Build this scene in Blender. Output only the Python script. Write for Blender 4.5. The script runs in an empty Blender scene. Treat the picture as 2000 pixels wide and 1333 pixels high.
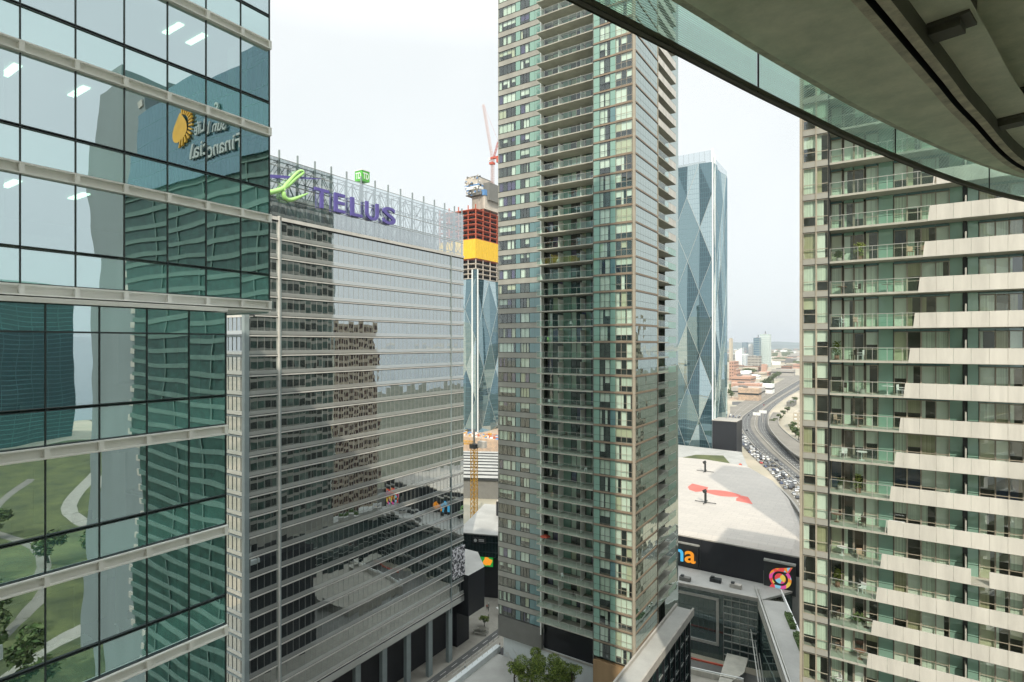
import bpy, bmesh, math, random
from mathutils import Vector, Matrix

# ------------------------------------------------------------------ camera, sky, sun
SC = bpy.context.scene
COL = SC.collection
H = 92.0
THETA = math.atan(725 / 1104)
cam = bpy.data.cameras.new("camera")
cam.sensor_width = 36.0
cam.lens = 36.0 * 1104 / 2000
cam.shift_y = 5.5 / 2000
cam.clip_start = 0.1
cam.clip_end = 60000
camo = bpy.data.objects.new("camera", cam)
camo.location = (0, 0, H)
camo.rotation_euler = (math.radians(90), 0, THETA)
COL.objects.link(camo)
SC.camera = camo

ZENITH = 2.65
SUN_EL, SUN_PHI = math.radians(40), math.radians(33)
world = bpy.data.worlds.new("World")
SC.world = world
world.use_nodes = True
wn = world.node_tree.nodes
wl = world.node_tree.links
wn.clear()
sky = wn.new("ShaderNodeTexSky")
sky.sky_type = 'NISHITA'
sky.sun_disc = False
sky.sun_elevation = SUN_EL
sky.sun_rotation = math.pi - SUN_PHI
sky.air_density = 1.0
sky.dust_density = 3.0
sky.ozone_density = 2.0
hs = wn.new("ShaderNodeHueSaturation")
hs.inputs['Saturation'].default_value = 0.32
wl.new(sky.outputs[0], hs.inputs['Color'])
wmix = wn.new("ShaderNodeMixRGB")          # thin high cloud veil
wmix.inputs[0].default_value = 0.84
wl.new(hs.outputs[0], wmix.inputs[1])
wtc = wn.new("ShaderNodeTexCoord")
wno = wn.new("ShaderNodeTexNoise")
wno.inputs['Scale'].default_value = 2.2
wno.inputs['Detail'].default_value = 5
wl.new(wtc.outputs['Generated'], wno.inputs['Vector'])
wcr = wn.new("ShaderNodeValToRGB")
wcr.color_ramp.elements[0].position = 0.3
wcr.color_ramp.elements[0].color = (6.3, 6.72, 6.8, 1)
wcr.color_ramp.elements[1].position = 0.75
wcr.color_ramp.elements[1].color = (7.1, 7.35, 7.35, 1)
wl.new(wno.outputs[0], wcr.inputs[0])
wl.new(wcr.outputs[0], wmix.inputs[2])
bg = wn.new("ShaderNodeBackground")
bg.inputs['Strength'].default_value = 0.145
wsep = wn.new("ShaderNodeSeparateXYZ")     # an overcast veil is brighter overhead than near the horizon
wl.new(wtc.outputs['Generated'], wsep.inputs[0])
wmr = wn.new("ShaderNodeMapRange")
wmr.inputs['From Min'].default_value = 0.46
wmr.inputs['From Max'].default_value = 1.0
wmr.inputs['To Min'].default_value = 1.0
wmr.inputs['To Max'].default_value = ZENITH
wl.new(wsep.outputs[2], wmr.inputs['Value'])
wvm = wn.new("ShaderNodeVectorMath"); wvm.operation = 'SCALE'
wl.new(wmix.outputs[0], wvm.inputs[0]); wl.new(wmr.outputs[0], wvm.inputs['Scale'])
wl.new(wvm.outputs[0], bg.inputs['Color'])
wo = wn.new("ShaderNodeOutputWorld")
wl.new(bg.outputs[0], wo.inputs['Surface'])

sl = bpy.data.lights.new("sun", 'SUN')
sl.energy = 3.6
sl.angle = math.radians(0.53)
sl.color = (1.0, 0.91, 0.77)
so = bpy.data.objects.new("sun", sl)
sdir = Vector((math.sin(SUN_PHI) * math.cos(SUN_EL), -math.cos(SUN_PHI) * math.cos(SUN_EL), math.sin(SUN_EL)))
so.rotation_euler = sdir.to_track_quat('Z', 'Y').to_euler()
sl.cycles.use_multiple_importance_sampling = False
so.location = (40, -60, 200)
COL.objects.link(so)

SC.view_settings.view_transform = 'Standard'
SC.view_settings.look = 'None'
SC.view_settings.exposure = 0.08
SC.view_settings.gamma = 1.0
SC.render.engine = 'CYCLES'
SC.cycles.max_bounces = 8
SC.cycles.glossy_bounces = 4
SC.cycles.transparent_max_bounces = 24
SC.cycles.sample_clamp_indirect = 6
SC.cycles.use_denoising = True
SC.cycles.caustics_reflective = True
SC.cycles.caustics_refractive = False

# ------------------------------------------------------------------ materials
MATS = {}


def newmat(name):
    m = bpy.data.materials.new(name)
    m.use_nodes = True
    m.node_tree.nodes.clear()
    MATS[name] = m
    return m, m.node_tree.nodes, m.node_tree.links


def rgba(c):
    return (c[0], c[1], c[2], 1)


def matte(name, col, rough=0.75, var=0.12, scale=0.6, metal=0.0, streak=False, spec=0.35, col2=None, emit=None, bump=0.0, fine=6.0):
    """painted / concrete / stone surface with uneven dirt"""
    m, n, l = newmat(name)
    p = n.new("ShaderNodeBsdfPrincipled")
    o = n.new("ShaderNodeOutputMaterial")
    l.new(p.outputs[0], o.inputs[0])
    g = n.new("ShaderNodeNewGeometry")
    mp = n.new("ShaderNodeMapping")
    mp.inputs['Scale'].default_value = (scale, scale, scale * (0.12 if streak else 1))
    l.new(g.outputs['Position'], mp.inputs['Vector'])
    t = n.new("ShaderNodeTexNoise")
    t.inputs['Scale'].default_value = 1.0
    t.inputs['Detail'].default_value = 7
    t.inputs['Roughness'].default_value = 0.65
    l.new(mp.outputs[0], t.inputs['Vector'])
    r = n.new("ShaderNodeValToRGB")
    r.color_ramp.elements[0].position = 0.32
    r.color_ramp.elements[1].position = 0.7
    lo = col2 if col2 else tuple(c * (1 - 2 * var) for c in col)
    r.color_ramp.elements[0].color = rgba(lo)
    r.color_ramp.elements[1].color = rgba(tuple(min(1, c * (1 + var * .6)) for c in col))
    l.new(t.outputs[0], r.inputs[0])
    l.new(r.outputs[0], p.inputs['Base Color'])
    p.inputs['Roughness'].default_value = rough
    p.inputs['Metallic'].default_value = metal
    p.inputs['Specular IOR Level'].default_value = spec
    if emit:
        p.inputs['Emission Color'].default_value = rgba(emit[0])
        p.inputs['Emission Strength'].default_value = emit[1]
    if bump:
        t2 = n.new("ShaderNodeTexNoise")
        t2.inputs['Scale'].default_value = fine
        t2.inputs['Detail'].default_value = 6
        l.new(g.outputs['Position'], t2.inputs['Vector'])
        b = n.new("ShaderNodeBump")
        b.inputs['Strength'].default_value = bump
        b.inputs['Distance'].default_value = 0.05
        l.new(t2.outputs[0], b.inputs['Height'])
        l.new(b.outputs[0], p.inputs['Normal'])
    return m


def tilt_normal(n, l, noise_amp, isl_amp, noise_scale):
    g = n.new("ShaderNodeNewGeometry")
    t = n.new("ShaderNodeTexNoise")
    t.inputs['Scale'].default_value = noise_scale
    t.inputs['Detail'].default_value = 1.5
    l.new(g.outputs['Position'], t.inputs['Vector'])
    a = n.new("ShaderNodeVectorMath"); a.operation = 'SUBTRACT'
    l.new(t.outputs['Color'], a.inputs[0]); a.inputs[1].default_value = (.5, .5, .5)
    b = n.new("ShaderNodeVectorMath"); b.operation = 'SCALE'
    l.new(a.outputs[0], b.inputs[0]); b.inputs['Scale'].default_value = noise_amp
    w = n.new("ShaderNodeTexWhiteNoise"); w.noise_dimensions = '1D'
    l.new(g.outputs['Random Per Island'], w.inputs['W'])
    c = n.new("ShaderNodeVectorMath"); c.operation = 'SUBTRACT'
    l.new(w.outputs['Color'], c.inputs[0]); c.inputs[1].default_value = (.5, .5, .5)
    d = n.new("ShaderNodeVectorMath"); d.operation = 'SCALE'
    l.new(c.outputs[0], d.inputs[0]); d.inputs['Scale'].default_value = isl_amp
    e = n.new("ShaderNodeVectorMath"); e.operation = 'ADD'
    l.new(b.outputs[0], e.inputs[0]); l.new(d.outputs[0], e.inputs[1])
    f = n.new("ShaderNodeVectorMath"); f.operation = 'ADD'
    l.new(g.outputs['Normal'], f.inputs[0]); l.new(e.outputs[0], f.inputs[1])
    h = n.new("ShaderNodeVectorMath"); h.operation = 'NORMALIZE'
    l.new(f.outputs[0], h.inputs[0])
    return h.outputs[0], g


def glass(name, refl, inner, transp=False, gcol=(.86, .95, .94), noise_amp=0.01, isl_amp=0.006, noise_scale=0.35, rough=0.0, grid=None, gridcol=(.1, .12, .12)):
    """coated window glass: mirror over a tinted see-through or dark inside"""
    m, n, l = newmat(name)
    nor, g = tilt_normal(n, l, noise_amp, isl_amp, noise_scale)
    gl = n.new("ShaderNodeBsdfGlossy")
    gl.inputs['Color'].default_value = rgba(gcol)
    gl.inputs['Roughness'].default_value = rough
    l.new(nor, gl.inputs['Normal'])
    if transp:
        inn = n.new("ShaderNodeBsdfTransparent")
        inn.inputs['Color'].default_value = rgba(inner)
        inn_out = inn.outputs[0]
    else:
        inn = n.new("ShaderNodeBsdfDiffuse")
        inn.inputs['Color'].default_value = rgba(inner)
        inn_out = inn.outputs[0]
    fr = n.new("ShaderNodeLayerWeight"); fr.inputs['Blend'].default_value = 0.5
    l.new(nor, fr.inputs['Normal'])
    pw = n.new("ShaderNodeMath"); pw.operation = 'POWER'     # Schlick, the same from both sides
    l.new(fr.outputs['Facing'], pw.inputs[0]); pw.inputs[1].default_value = 4.2
    mr = n.new("ShaderNodeMath"); mr.operation = 'MULTIPLY_ADD'
    l.new(pw.outputs[0], mr.inputs[0])
    mr.inputs[1].default_value = 1 - refl
    mr.inputs[2].default_value = refl
    mr.use_clamp = True
    mx = n.new("ShaderNodeMixShader")
    l.new(mr.outputs[0], mx.inputs[0])
    l.new(inn_out, mx.inputs[1])
    l.new(gl.outputs[0], mx.inputs[2])
    out = mx.outputs[0]
    if grid:                                   # mullion lines of a distant curtain wall (sx, sz, width)
        sx, sz, wd = grid
        sep = n.new("ShaderNodeSeparateXYZ"); l.new(g.outputs['Position'], sep.inputs[0])
        ad = n.new("ShaderNodeMath"); ad.operation = 'ADD'
        l.new(sep.outputs[0], ad.inputs[0]); l.new(sep.outputs[1], ad.inputs[1])
        cmps = []
        for src, s, w_ in ((ad.outputs[0], sx, wd), (sep.outputs[2], sz, wd * 1.6)):
            dv = n.new("ShaderNodeMath"); dv.operation = 'DIVIDE'; l.new(src, dv.inputs[0]); dv.inputs[1].default_value = s
            fc = n.new("ShaderNodeMath"); fc.operation = 'FRACT'; l.new(dv.outputs[0], fc.inputs[0])
            cp = n.new("ShaderNodeMath"); cp.operation = 'LESS_THAN'; l.new(fc.outputs[0], cp.inputs[0]); cp.inputs[1].default_value = w_ / s
            cmps.append(cp.outputs[0])
        mxx = n.new("ShaderNodeMath"); mxx.operation = 'MAXIMUM'
        l.new(cmps[0], mxx.inputs[0]); l.new(cmps[1], mxx.inputs[1])
        sc = n.new("ShaderNodeMath"); sc.operation = 'MULTIPLY'; l.new(mxx.outputs[0], sc.inputs[0]); sc.inputs[1].default_value = .75
        df = n.new("ShaderNodeBsdfDiffuse"); df.inputs['Color'].default_value = rgba(gridcol)
        m2 = n.new("ShaderNodeMixShader"); l.new(sc.outputs[0], m2.inputs[0]); l.new(out, m2.inputs[1]); l.new(df.outputs[0], m2.inputs[2])
        out = m2.outputs[0]
    o = n.new("ShaderNodeOutputMaterial")
    l.new(out, o.inputs[0])
    return m


def emis(name, col, s):
    m, n, l = newmat(name)
    e = n.new("ShaderNodeEmission"); e.inputs[0].default_value = rgba(col); e.inputs[1].default_value = s
    o = n.new("ShaderNodeOutputMaterial"); l.new(e.outputs[0], o.inputs[0])
    return m


def curtain(name, col, folds=9.0, depth=0.35):
    """cloth with vertical folds"""
    m, n, l = newmat(name)
    g = n.new("ShaderNodeNewGeometry")
    sep = n.new("ShaderNodeSeparateXYZ"); l.new(g.outputs['Position'], sep.inputs[0])
    ad = n.new("ShaderNodeMath"); ad.operation = 'ADD'
    l.new(sep.outputs[0], ad.inputs[0]); l.new(sep.outputs[1], ad.inputs[1])
    cb = n.new("ShaderNodeCombineXYZ"); l.new(ad.outputs[0], cb.inputs[0])
    t = n.new("ShaderNodeTexNoise"); t.inputs['Scale'].default_value = folds; t.inputs['Detail'].default_value = 2
    l.new(cb.outputs[0], t.inputs['Vector'])
    r = n.new("ShaderNodeValToRGB")
    r.color_ramp.elements[0].position = .35; r.color_ramp.elements[1].position = .6
    r.color_ramp.elements[0].color = rgba(tuple(c * (1 - depth) for c in col))
    r.color_ramp.elements[1].color = rgba(col)
    l.new(t.outputs[0], r.inputs[0])
    d = n.new("ShaderNodeBsdfDiffuse"); l.new(r.outputs[0], d.inputs[0])
    o = n.new("ShaderNodeOutputMaterial"); l.new(d.outputs[0], o.inputs[0])
    return m


white_band = matte("white_painted_metal", (.88, .88, .84), .5, .05, .5, streak=True)
left_fin = matte("dark_anodised", (.04, .055, .058), .35, .1, spec=.5)
left_glass = glass("green_coated_glass", .62, (.32, .64, .56), True, (.80, .95, .97), .014, .02, .4)
left_spandrel = glass("green_spandrel_glass", .66, (.08, .26, .22), False, (.78, .945, .955), .014, .02, .4)
office_floor = matte("office_carpet", (.13, .15, .14), .9)
office_ceiling = matte("office_ceiling", (.42, .46, .42), .9, .05)
office_wall = matte("office_wall", (.34, .4, .37), .9, .1)
office_dark = matte("office_dark", (.05, .07, .065), .8, .2)
lamp_glow = emis("office_lamp_glow", (1, .93, .75), 4.5)

cream_metal = matte("cream_metal_fin", (.60, .585, .54), .45, .08, .4)
steel_band = glass("grey_spandrel_glass", .36, (.35, .36, .34), False, (.88, .94, .95), .006, .004, .25, rough=.03)
grey_column = matte("grey_column_cladding", (.26, .31, .31), .5, .08, .3)
dark_gap = matte("dark_joint", (.02, .024, .024), .6)
tel_glass = glass("silver_mirror_glass", .55, (.02, .026, .026), False, (.88, .94, .94), .012, .014, .3)
tel_screen = glass("screen_glass", .48, (.74, .8, .8), True, (.9, .95, .97), .006, .004, .3)
truss_grey = matte("truss_grey", (.16, .19, .2), .5)
soffit_dark = matte("dark_soffit", (.035, .04, .042), .6)
purple = matte("purple_sign", (.13, .11, .36), .45, .05)
leaf_sign = matte("lime_sign", (.42, .75, .25), .45, .05)
td_green = matte("bright_green_sign", (.12, .5, .08), .45, .05)
sign_white = matte("sign_white", (.8, .82, .8), .5, .04)

taupe = matte("taupe_precast", (.36, .355, .315), .75, .1, .35, streak=True)
bronze_trim = matte("bronze_trim", (.27, .21, .15), .5, .1)
frame_dark = matte("dark_window_frame", (.03, .035, .035), .5)
green_panel = glass("green_back_painted_glass", .14, (.21, .36, .29), False, (.85, .95, .93), .006, .004, .3)
blue_panel = glass("teal_back_painted_glass", .12, (.11, .21, .22), False, (.85, .95, .93), .006, .004, .3)
win_glass = glass("clear_window_glass", .16, (.88, .96, .91), True, (.9, .97, .96), .008, .006, .4)
guard_glass = glass("balcony_guard_glass", .10, (.78, .92, .86), True, (.9, .97, .96), .004, .004, .3)
refl_glass = glass("reflective_corner_glass", .40, (.06, .10, .08), False, (.92, 1, .97), .02, .016, .5)
concrete = matte("balcony_concrete", (.44, .43, .37), .85, .12, .5)
concrete_dk = matte("soffit_concrete", (.17, .165, .14), .9, .15, .5)
blind_white = matte("blind_white", (.82, .85, .78), .9, .03)
blind_cream = matte("blind_cream", (.62, .60, .44), .9, .04)
curt_a = curtain("curtain_white", (.76, .82, .72))
curt_b = curtain("curtain_beige", (.5, .46, .3))
curt_c = curtain("curtain_blue", (.02, .04, .1))
curt_d = curtain("curtain_violet", (.10, .07, .2))
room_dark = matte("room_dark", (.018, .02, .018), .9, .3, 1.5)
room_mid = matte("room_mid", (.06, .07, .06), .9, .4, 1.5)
room_wood = matte("room_wood", (.09, .035, .015), .7, .3)
panel_white = matte("opaque_guard_panel", (.60, .58, .52), .45, .11, .9, spec=.5, streak=True)
steel_rail = matte("aluminium_rail", (.5, .5, .46), .4, .05, metal=.5)
taupe_frame = matte("taupe_window_frame", (.38, .34, .27), .55, .08)
brown_wall = matte("brown_base_wall", (.32, .21, .11), .6, .12, .4, streak=True)
grey_wall = matte("grey_base_wall", (.17, .17, .155), .7, .08, .4)
white_wall = matte("white_render_wall", (.62, .66, .66), .8, .07, .4, streak=True)
roof_white = matte("white_roof_membrane", (.4, .4, .375), .85, .12, .12)
roof_arena = matte("arena_roof", (.47, .44, .395), .8, .05, .03)
black_clad = matte("black_cladding", (.018, .02, .024), .45, .1, .3)
dark_glass = glass("dark_green_glass", .16, (.012, .03, .03), False, (.8, .95, .93), .02, .015, .4, grid=(1.5, 3.5, .08))
cib_glass = [glass("blue_curtain_wall_%d" % i, r, b, False, g, .01, .0, .1, grid=(1.6, 4.1, .12), gridcol=(.12, .2, .22))
             for i, (r, b, g) in enumerate([(.32, (.02, .055, .07), (.52, .70, .76)), (.58, (.08, .14, .155), (.78, .90, .92)), (.22, (.012, .035, .045), (.42, .58, .64)), (.40, (.035, .08, .09), (.62, .78, .82))])]
asphalt = matte("asphalt", (.12, .122, .118), .9, .18, .08)
asphalt_mid = matte("worn_asphalt", (.19, .19, .175), .9, .2, .1)
asphalt_lt = matte("pale_asphalt", (.22, .205, .175), .9, .12, .05)
paving = matte("stone_paving", (.33, .315, .27), .85, .1, .3)
ground_m = matte("city_ground", (.42, .36, .28), .95, .3, .012, col2=(.26, .26, .2))
grass_m = matte("grass_m", (.11, .125, .045), .95, .3, .08, col2=(.05, .065, .03))
kerb_m = matte("kerb_concrete", (.42, .40, .36), .85, .1)
line_m = matte("road_paint", (.7, .7, .66), .7, .1)
soil_m = matte("construction_earth", (.5, .36, .24), .95, .3, .3, col2=(.3, .24, .2))
red_steel = matte("red_primer_steel", (.5, .12, .06), .6, .1)
yellow_tarp = matte("yellow_tarp", (.78, .50, .035), .6, .15, 2.0, streak=True)
formwork = matte("raw_concrete_core", (.55, .5, .43), .85, .12, .2)
blue_net = matte("blue_hoarding", (.12, .28, .55), .7)
crane_yellow = matte("crane_yellow", (.65, .35, .03), .5, .1)
crane_white = matte("crane_white", (.55, .42, .40), .5, .05)
crane_red = matte("crane_red", (.5, .1, .06), .5, .1)
bark = matte("bark", (.08, .06, .04), .9, .2)
leaf_a = matte("leaf_light", (.26, .34, .06), .7, .35, 1.2)
leaf_b = matte("leaf_dark", (.08, .14, .03), .7, .35, 1.2)
leaf_far = matte("leaf_far", (.12, .16, .05), .8, .35, .2)
cloth_a = matte("dark_cloth", (.03, .03, .04), .9)
skin_m = matte("skin", (.45, .28, .2), .7)
glow_cyan = emis("sign_cyan", (.12, .62, 1.0), .8)
glow_orange = emis("sign_orange", (1.0, .36, .03), .9)


# ------------------------------------------------------------------ mesh builder
class Face:
    """a wall plane: u along it, v outwards, z up (world)"""
    def __init__(s, ox, oy, ux, uy, nx, ny):
        s.o = (ox, oy); s.u = (ux, uy); s.n = (nx, ny)

    def p(s, u, v, z):
        return (s.o[0] + u * s.u[0] + v * s.n[0], s.o[1] + u * s.u[1] + v * s.n[1], z)


def FY(y):          # facade on plane Y = y, looking towards -Y; u is world X
    return Face(0, y, 1, 0, 0, -1)


def FX(x):          # facade on plane X = x, looking towards +X; u is world Y
    return Face(x, 0, 0, 1, 1, 0)


def FROT(x, y, deg):   # u axis turned by deg from +X, outward normal to its right
    a = math.radians(deg)
    return Face(x, y, math.cos(a), math.sin(a), math.sin(a), -math.cos(a))


W = Face(0, 0, 1, 0, 0, 1)   # world axes


class MB:
    def __init__(s):
        s.v = []; s.f = []; s.m = []; s.mats = []

    def mi(s, mat):
        if mat not in s.mats:
            s.mats.append(mat)
        return s.mats.index(mat)

    def box(s, F, u0, u1, v0, v1, z0, z1, mat):
        if u0 > u1: u0, u1 = u1, u0
        if v0 > v1: v0, v1 = v1, v0
        b = len(s.v)
        for z in (z0, z1):
            for (u, v) in ((u0, v0), (u1, v0), (u1, v1), (u0, v1)):
                s.v.append(F.p(u, v, z))
        q = [(0, 3, 2, 1), (4, 5, 6, 7), (0, 1, 5, 4), (1, 2, 6, 5), (2, 3, 7, 6), (3, 0, 4, 7)]
        cr = F.u[0] * F.n[1] - F.u[1] * F.n[0]
        for a in q:
            a = tuple(b + i for i in a)
            s.f.append(a if cr > 0 else a[::-1]); s.m.append(s.mi(mat))

    def quad(s, F, u0, u1, v, z0, z1, mat):
        b = len(s.v)
        s.v += [F.p(u0, v, z0), F.p(u1, v, z0), F.p(u1, v, z1), F.p(u0, v, z1)]
        cr = F.u[0] * F.n[1] - F.u[1] * F.n[0]
        s.f.append((b, b + 1, b + 2, b + 3) if cr < 0 else (b + 3, b + 2, b + 1, b)); s.m.append(s.mi(mat))

    def poly(s, pts, mat):
        b = len(s.v); s.v += [tuple(p) for p in pts]
        s.f.append(tuple(range(b, b + len(pts)))); s.m.append(s.mi(mat))

    def prism(s, pts, z0, z1, mat, top=None):
        """pts counter-clockwise"""
        n = len(pts); b = len(s.v)
        s.v += [(x, y, z0) for x, y in pts] + [(x, y, z1) for x, y in pts]
        s.f.append(tuple(b + i for i in reversed(range(n)))); s.m.append(s.mi(mat))
        s.f.append(tuple(b + n + i for i in range(n))); s.m.append(s.mi(top or mat))
        for i in range(n):
            j = (i + 1) % n
            s.f.append((b + i, b + j, b + n + j, b + n + i)); s.m.append(s.mi(mat))

    def bar(s, a, b_, r, mat, sides=4):
        a = Vector(a); b_ = Vector(b_); d = b_ - a
        if d.length < 1e-6: return
        q = d.to_track_quat('Z', 'Y'); k = len(s.v)
        for e in (a, b_):
            for i in range(sides):
                t = math.pi / 4 + 2 * math.pi * i / sides
                s.v.append(tuple(e + q @ Vector((r * math.cos(t), r * math.sin(t), 0))))
        for i in range(sides):
            j = (i + 1) % sides
            s.f.append((k + i, k + j, k + sides + j, k + sides + i)); s.m.append(s.mi(mat))
        s.f.append(tuple(k + i for i in reversed(range(sides)))); s.m.append(s.mi(mat))
        s.f.append(tuple(k + sides + i for i in range(sides))); s.m.append(s.mi(mat))

    def tube(s, pts, rads, mat, sides=8):
        k = len(s.v); n = len(pts)
        for i, p in enumerate(pts):
            p = Vector(p)
            d = Vector(pts[min(i + 1, n - 1)]) - Vector(pts[max(i - 1, 0)])
            q = d.to_track_quat('Z', 'Y')
            for j in range(sides):
                t = 2 * math.pi * j / sides
                s.v.append(tuple(p + q @ Vector((rads[i] * math.cos(t), rads[i] * math.sin(t), 0))))
        for i in range(n - 1):
            for j in range(sides):
                j2 = (j + 1) % sides
                s.f.append((k + i * sides + j, k + i * sides + j2, k + (i + 1) * sides + j2, k + (i + 1) * sides + j)); s.m.append(s.mi(mat))
        s.f.append(tuple(k + j for j in reversed(range(sides)))); s.m.append(s.mi(mat))
        s.f.append(tuple(k + (n - 1) * sides + j for j in range(sides))); s.m.append(s.mi(mat))

    def build(s, name, parent=None, smooth=False, loc=None):
        o0 = Vector(loc) if loc else (parent["_o"] and Vector(parent["_o"]) if parent is not None and "_o" in parent else Vector((0, 0, 0)))
        me = bpy.data.meshes.new(name)
        me.from_pydata([(x - o0.x, y - o0.y, z - o0.z) for x, y, z in s.v], [], s.f)
        for m in s.mats: me.materials.append(m)
        me.polygons.foreach_set("material_index", s.m)
        if smooth: me.polygons.foreach_set("use_smooth", [True] * len(s.f))
        me.update()
        o = bpy.data.objects.new(name, me)
        COL.objects.link(o)
        if parent is not None:
            o.parent = parent
            o["_o"] = tuple(o0)
        else:
            o.location = o0
            o["_o"] = tuple(o0)
        return o


def thing(name, loc, label, cat, group=None):
    o = bpy.data.objects.new(name, None)
    o.location = loc; o.empty_display_size = 1
    o["_o"] = tuple(loc); o["label"] = label; o["category"] = cat
    if group: o["group"] = group
    COL.objects.link(o)
    return o


def tag(o, label, cat, group=None):
    o["label"] = label; o["category"] = cat
    if group: o["group"] = group
    return o


def kind(o, k):
    o["kind"] = k
    return o


def copy_thing(o, loc, rz, label, group=None, mat_swap=None):
    r = o.copy(); COL.objects.link(r); r.location = loc; r.rotation_euler = (0, 0, rz)
    r["label"] = label
    if group: r["group"] = group
    def rec(src, dst):
        for ch in src.children:
            c = ch.copy()
            if mat_swap and ch.name.split('.')[0] in mat_swap:
                c.data = mat_swap[ch.name.split('.')[0]]
            COL.objects.link(c); c.parent = dst
            rec(ch, c)
    rec(o, r)
    return r


def text_mesh(txt, size_w, size_h, depth, mat, name="letter"):
    """one word or letter fitted to width x height in its own XY plane, as mesh verts/faces"""
    cu = bpy.data.curves.new("txt", 'FONT')
    cu.body = txt; cu.extrude = depth / 2; cu.offset = 0.012
    ob = bpy.data.objects.new("txt", cu)
    COL.objects.link(ob)
    dg = bpy.context.evaluated_depsgraph_get()
    me = bpy.data.meshes.new_from_object(ob.evaluated_get(dg))
    xs = [v.co.x for v in me.vertices]; ys = [v.co.y for v in me.vertices]
    x0, x1, y0, y1 = min(xs), max(xs), min(ys), max(ys)
    vs = [((v.co.x - x0) / (x1 - x0) * size_w, (v.co.y - y0) / (y1 - y0) * size_h, v.co.z) for v in me.vertices]
    fs = [tuple(p.vertices) for p in me.polygons]
    bpy.data.objects.remove(ob); bpy.data.curves.remove(cu); bpy.data.meshes.remove(me)
    return vs, fs


def add_text(mb, F, u0, z0, v, w, h, depth, txt, mat, flip=False):
    vs, fs = text_mesh(txt, w, h, depth, mat)
    b = len(mb.v)
    cr = F.u[0] * F.n[1] - F.u[1] * F.n[0]
    for x, y, zz in vs:
        mb.v.append(F.p(u0 + (w - x if flip else x), v + zz, z0 + y))
    rev = (cr < 0) != flip
    for f in fs:
        f = tuple(b + i for i in f)
        mb.f.append(f[::-1] if not rev else f); mb.m.append(mb.mi(mat))


def ordinal(n):
    return ["first", "second", "third", "fourth", "fifth", "sixth", "seventh", "eighth", "ninth", "tenth", "eleventh", "twelfth", "thirteenth", "fourteenth",
            "fifteenth", "sixteenth", "seventeenth", "eighteenth", "nineteenth", "twentieth"][n] if n < 20 else "%dth" % (n + 1)


def units_to_parts(units, name, parent, most=100):
    """units: (nearness, fn(mb)); the nearest become parts, the rest one stuff part"""
    units.sort(key=lambda q: q[0])
    for d, fn in units[:most]:
        mb = MB(); fn(mb); mb.build(name, parent)
    if len(units) > most:
        mb = MB()
        for d, fn in units[most:]: fn(mb)
        kind(mb.build(name + "_rows", parent), "stuff")


def dist(F, u, z):
    p = F.p(u, 0, z)
    return math.sqrt(p[0] ** 2 + p[1] ** 2 + (p[2] - H) ** 2)


# ------------------------------------------------------------------ ground and far land
gm = MB()
gm.poly([(-9000, -3000, 0), (9000, -3000, 0), (9000, 13000, 0), (-9000, 13000, 0)], ground_m)
kind(gm.build("ground"), "structure")


def strip(l, r, z, mat, mb=None):
    mb = mb or MB()
    n = len(l)
    for i in range(n - 1):
        mb.poly([(r[i][0], r[i][1], z), (r[i + 1][0], r[i + 1][1], z), (l[i + 1][0], l[i + 1][1], z), (l[i][0], l[i][1], z)], mat)
    return mb


def mixl(l, r, t):
    return [(a[0] * (1 - t) + b[0] * t, a[1] * (1 - t) + b[1] * t) for a, b in zip(l, r)]


def wall_along(mb, pts, w, z0, z1, mat):
    for a, b in zip(pts[:-1], pts[1:]):
        d = math.hypot(b[0] - a[0], b[1] - a[1])
        nx, ny = -(b[1] - a[1]) / d * w / 2, (b[0] - a[0]) / d * w / 2
        ex, ey = (b[0] - a[0]) / d * .02, (b[1] - a[1]) / d * .02
        mb.prism([(a[0] - nx, a[1] - ny), (b[0] - nx - ex, b[1] - ny - ey), (b[0] + nx - ex, b[1] + ny - ey), (a[0] + nx, a[1] + ny)][::1], z0, z1, mat)


def resample(pts, n):
    L = [0]
    for a, b in zip(pts[:-1], pts[1:]): L.append(L[-1] + math.hypot(b[0] - a[0], b[1] - a[1]))
    out = []
    for i in range(n):
        t = L[-1] * i / (n - 1); k = 0
        while k < len(L) - 2 and L[k + 1] < t: k += 1
        u = (t - L[k]) / (L[k + 1] - L[k])
        # catmull-rom
        p0, p1, p2, p3 = pts[max(k - 1, 0)], pts[k], pts[k + 1], pts[min(k + 2, len(pts) - 1)]
        q = []
        for c in (0, 1):
            q.append(.5 * ((2 * p1[c]) + (-p0[c] + p2[c]) * u + (2 * p0[c] - 5 * p1[c] + 4 * p2[c] - p3[c]) * u * u + (-p0[c] + 3 * p1[c] - 3 * p2[c] + p3[c]) * u ** 3))
        out.append(tuple(q))
    return out


# traffic road (queue), expressway, ramp
tr_l = [(-24, 235), (-30.2, 274.4), (-37.5, 334.8), (-47.7, 375.0), (-67.4, 437.4), (-92.2, 499.5), (-123.1, 590), (-148.8, 680), (-166, 760), (-182, 880), (-192, 1050), (-205, 1350), (-225, 1800)]
ex_l = [(2, 235), (-15.8, 283.8), (-29.3, 351.2), (-44.8, 407.7), (-66.2, 467.1), (-90.6, 524.7), (-116.6, 606.0), (-135.8, 679.9), (-147.9, 752.6), (-153.2, 848.7), (-160.2, 1019.9), (-171.4, 1351.4), (-183.1, 1808.5)]
ex_r = [(26, 235), (8.5, 298.5), (-10.6, 363.5), (-29.0, 418.0), (-53.5, 486.4), (-75.7, 564.0), (-102.1, 656.2), (-116.0, 742.2), (-127.3, 827.4), (-134, 939.9), (-138.1, 1089.0), (-139.0, 1372.7), (-150, 1900)]
rp_l = [(-5, 400), (-30.8, 443.1), (-52.8, 480.6), (-71.6, 533.3), (-95.2, 621.4), (-108.5, 693.5), (-117.0, 783.2)]
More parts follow.
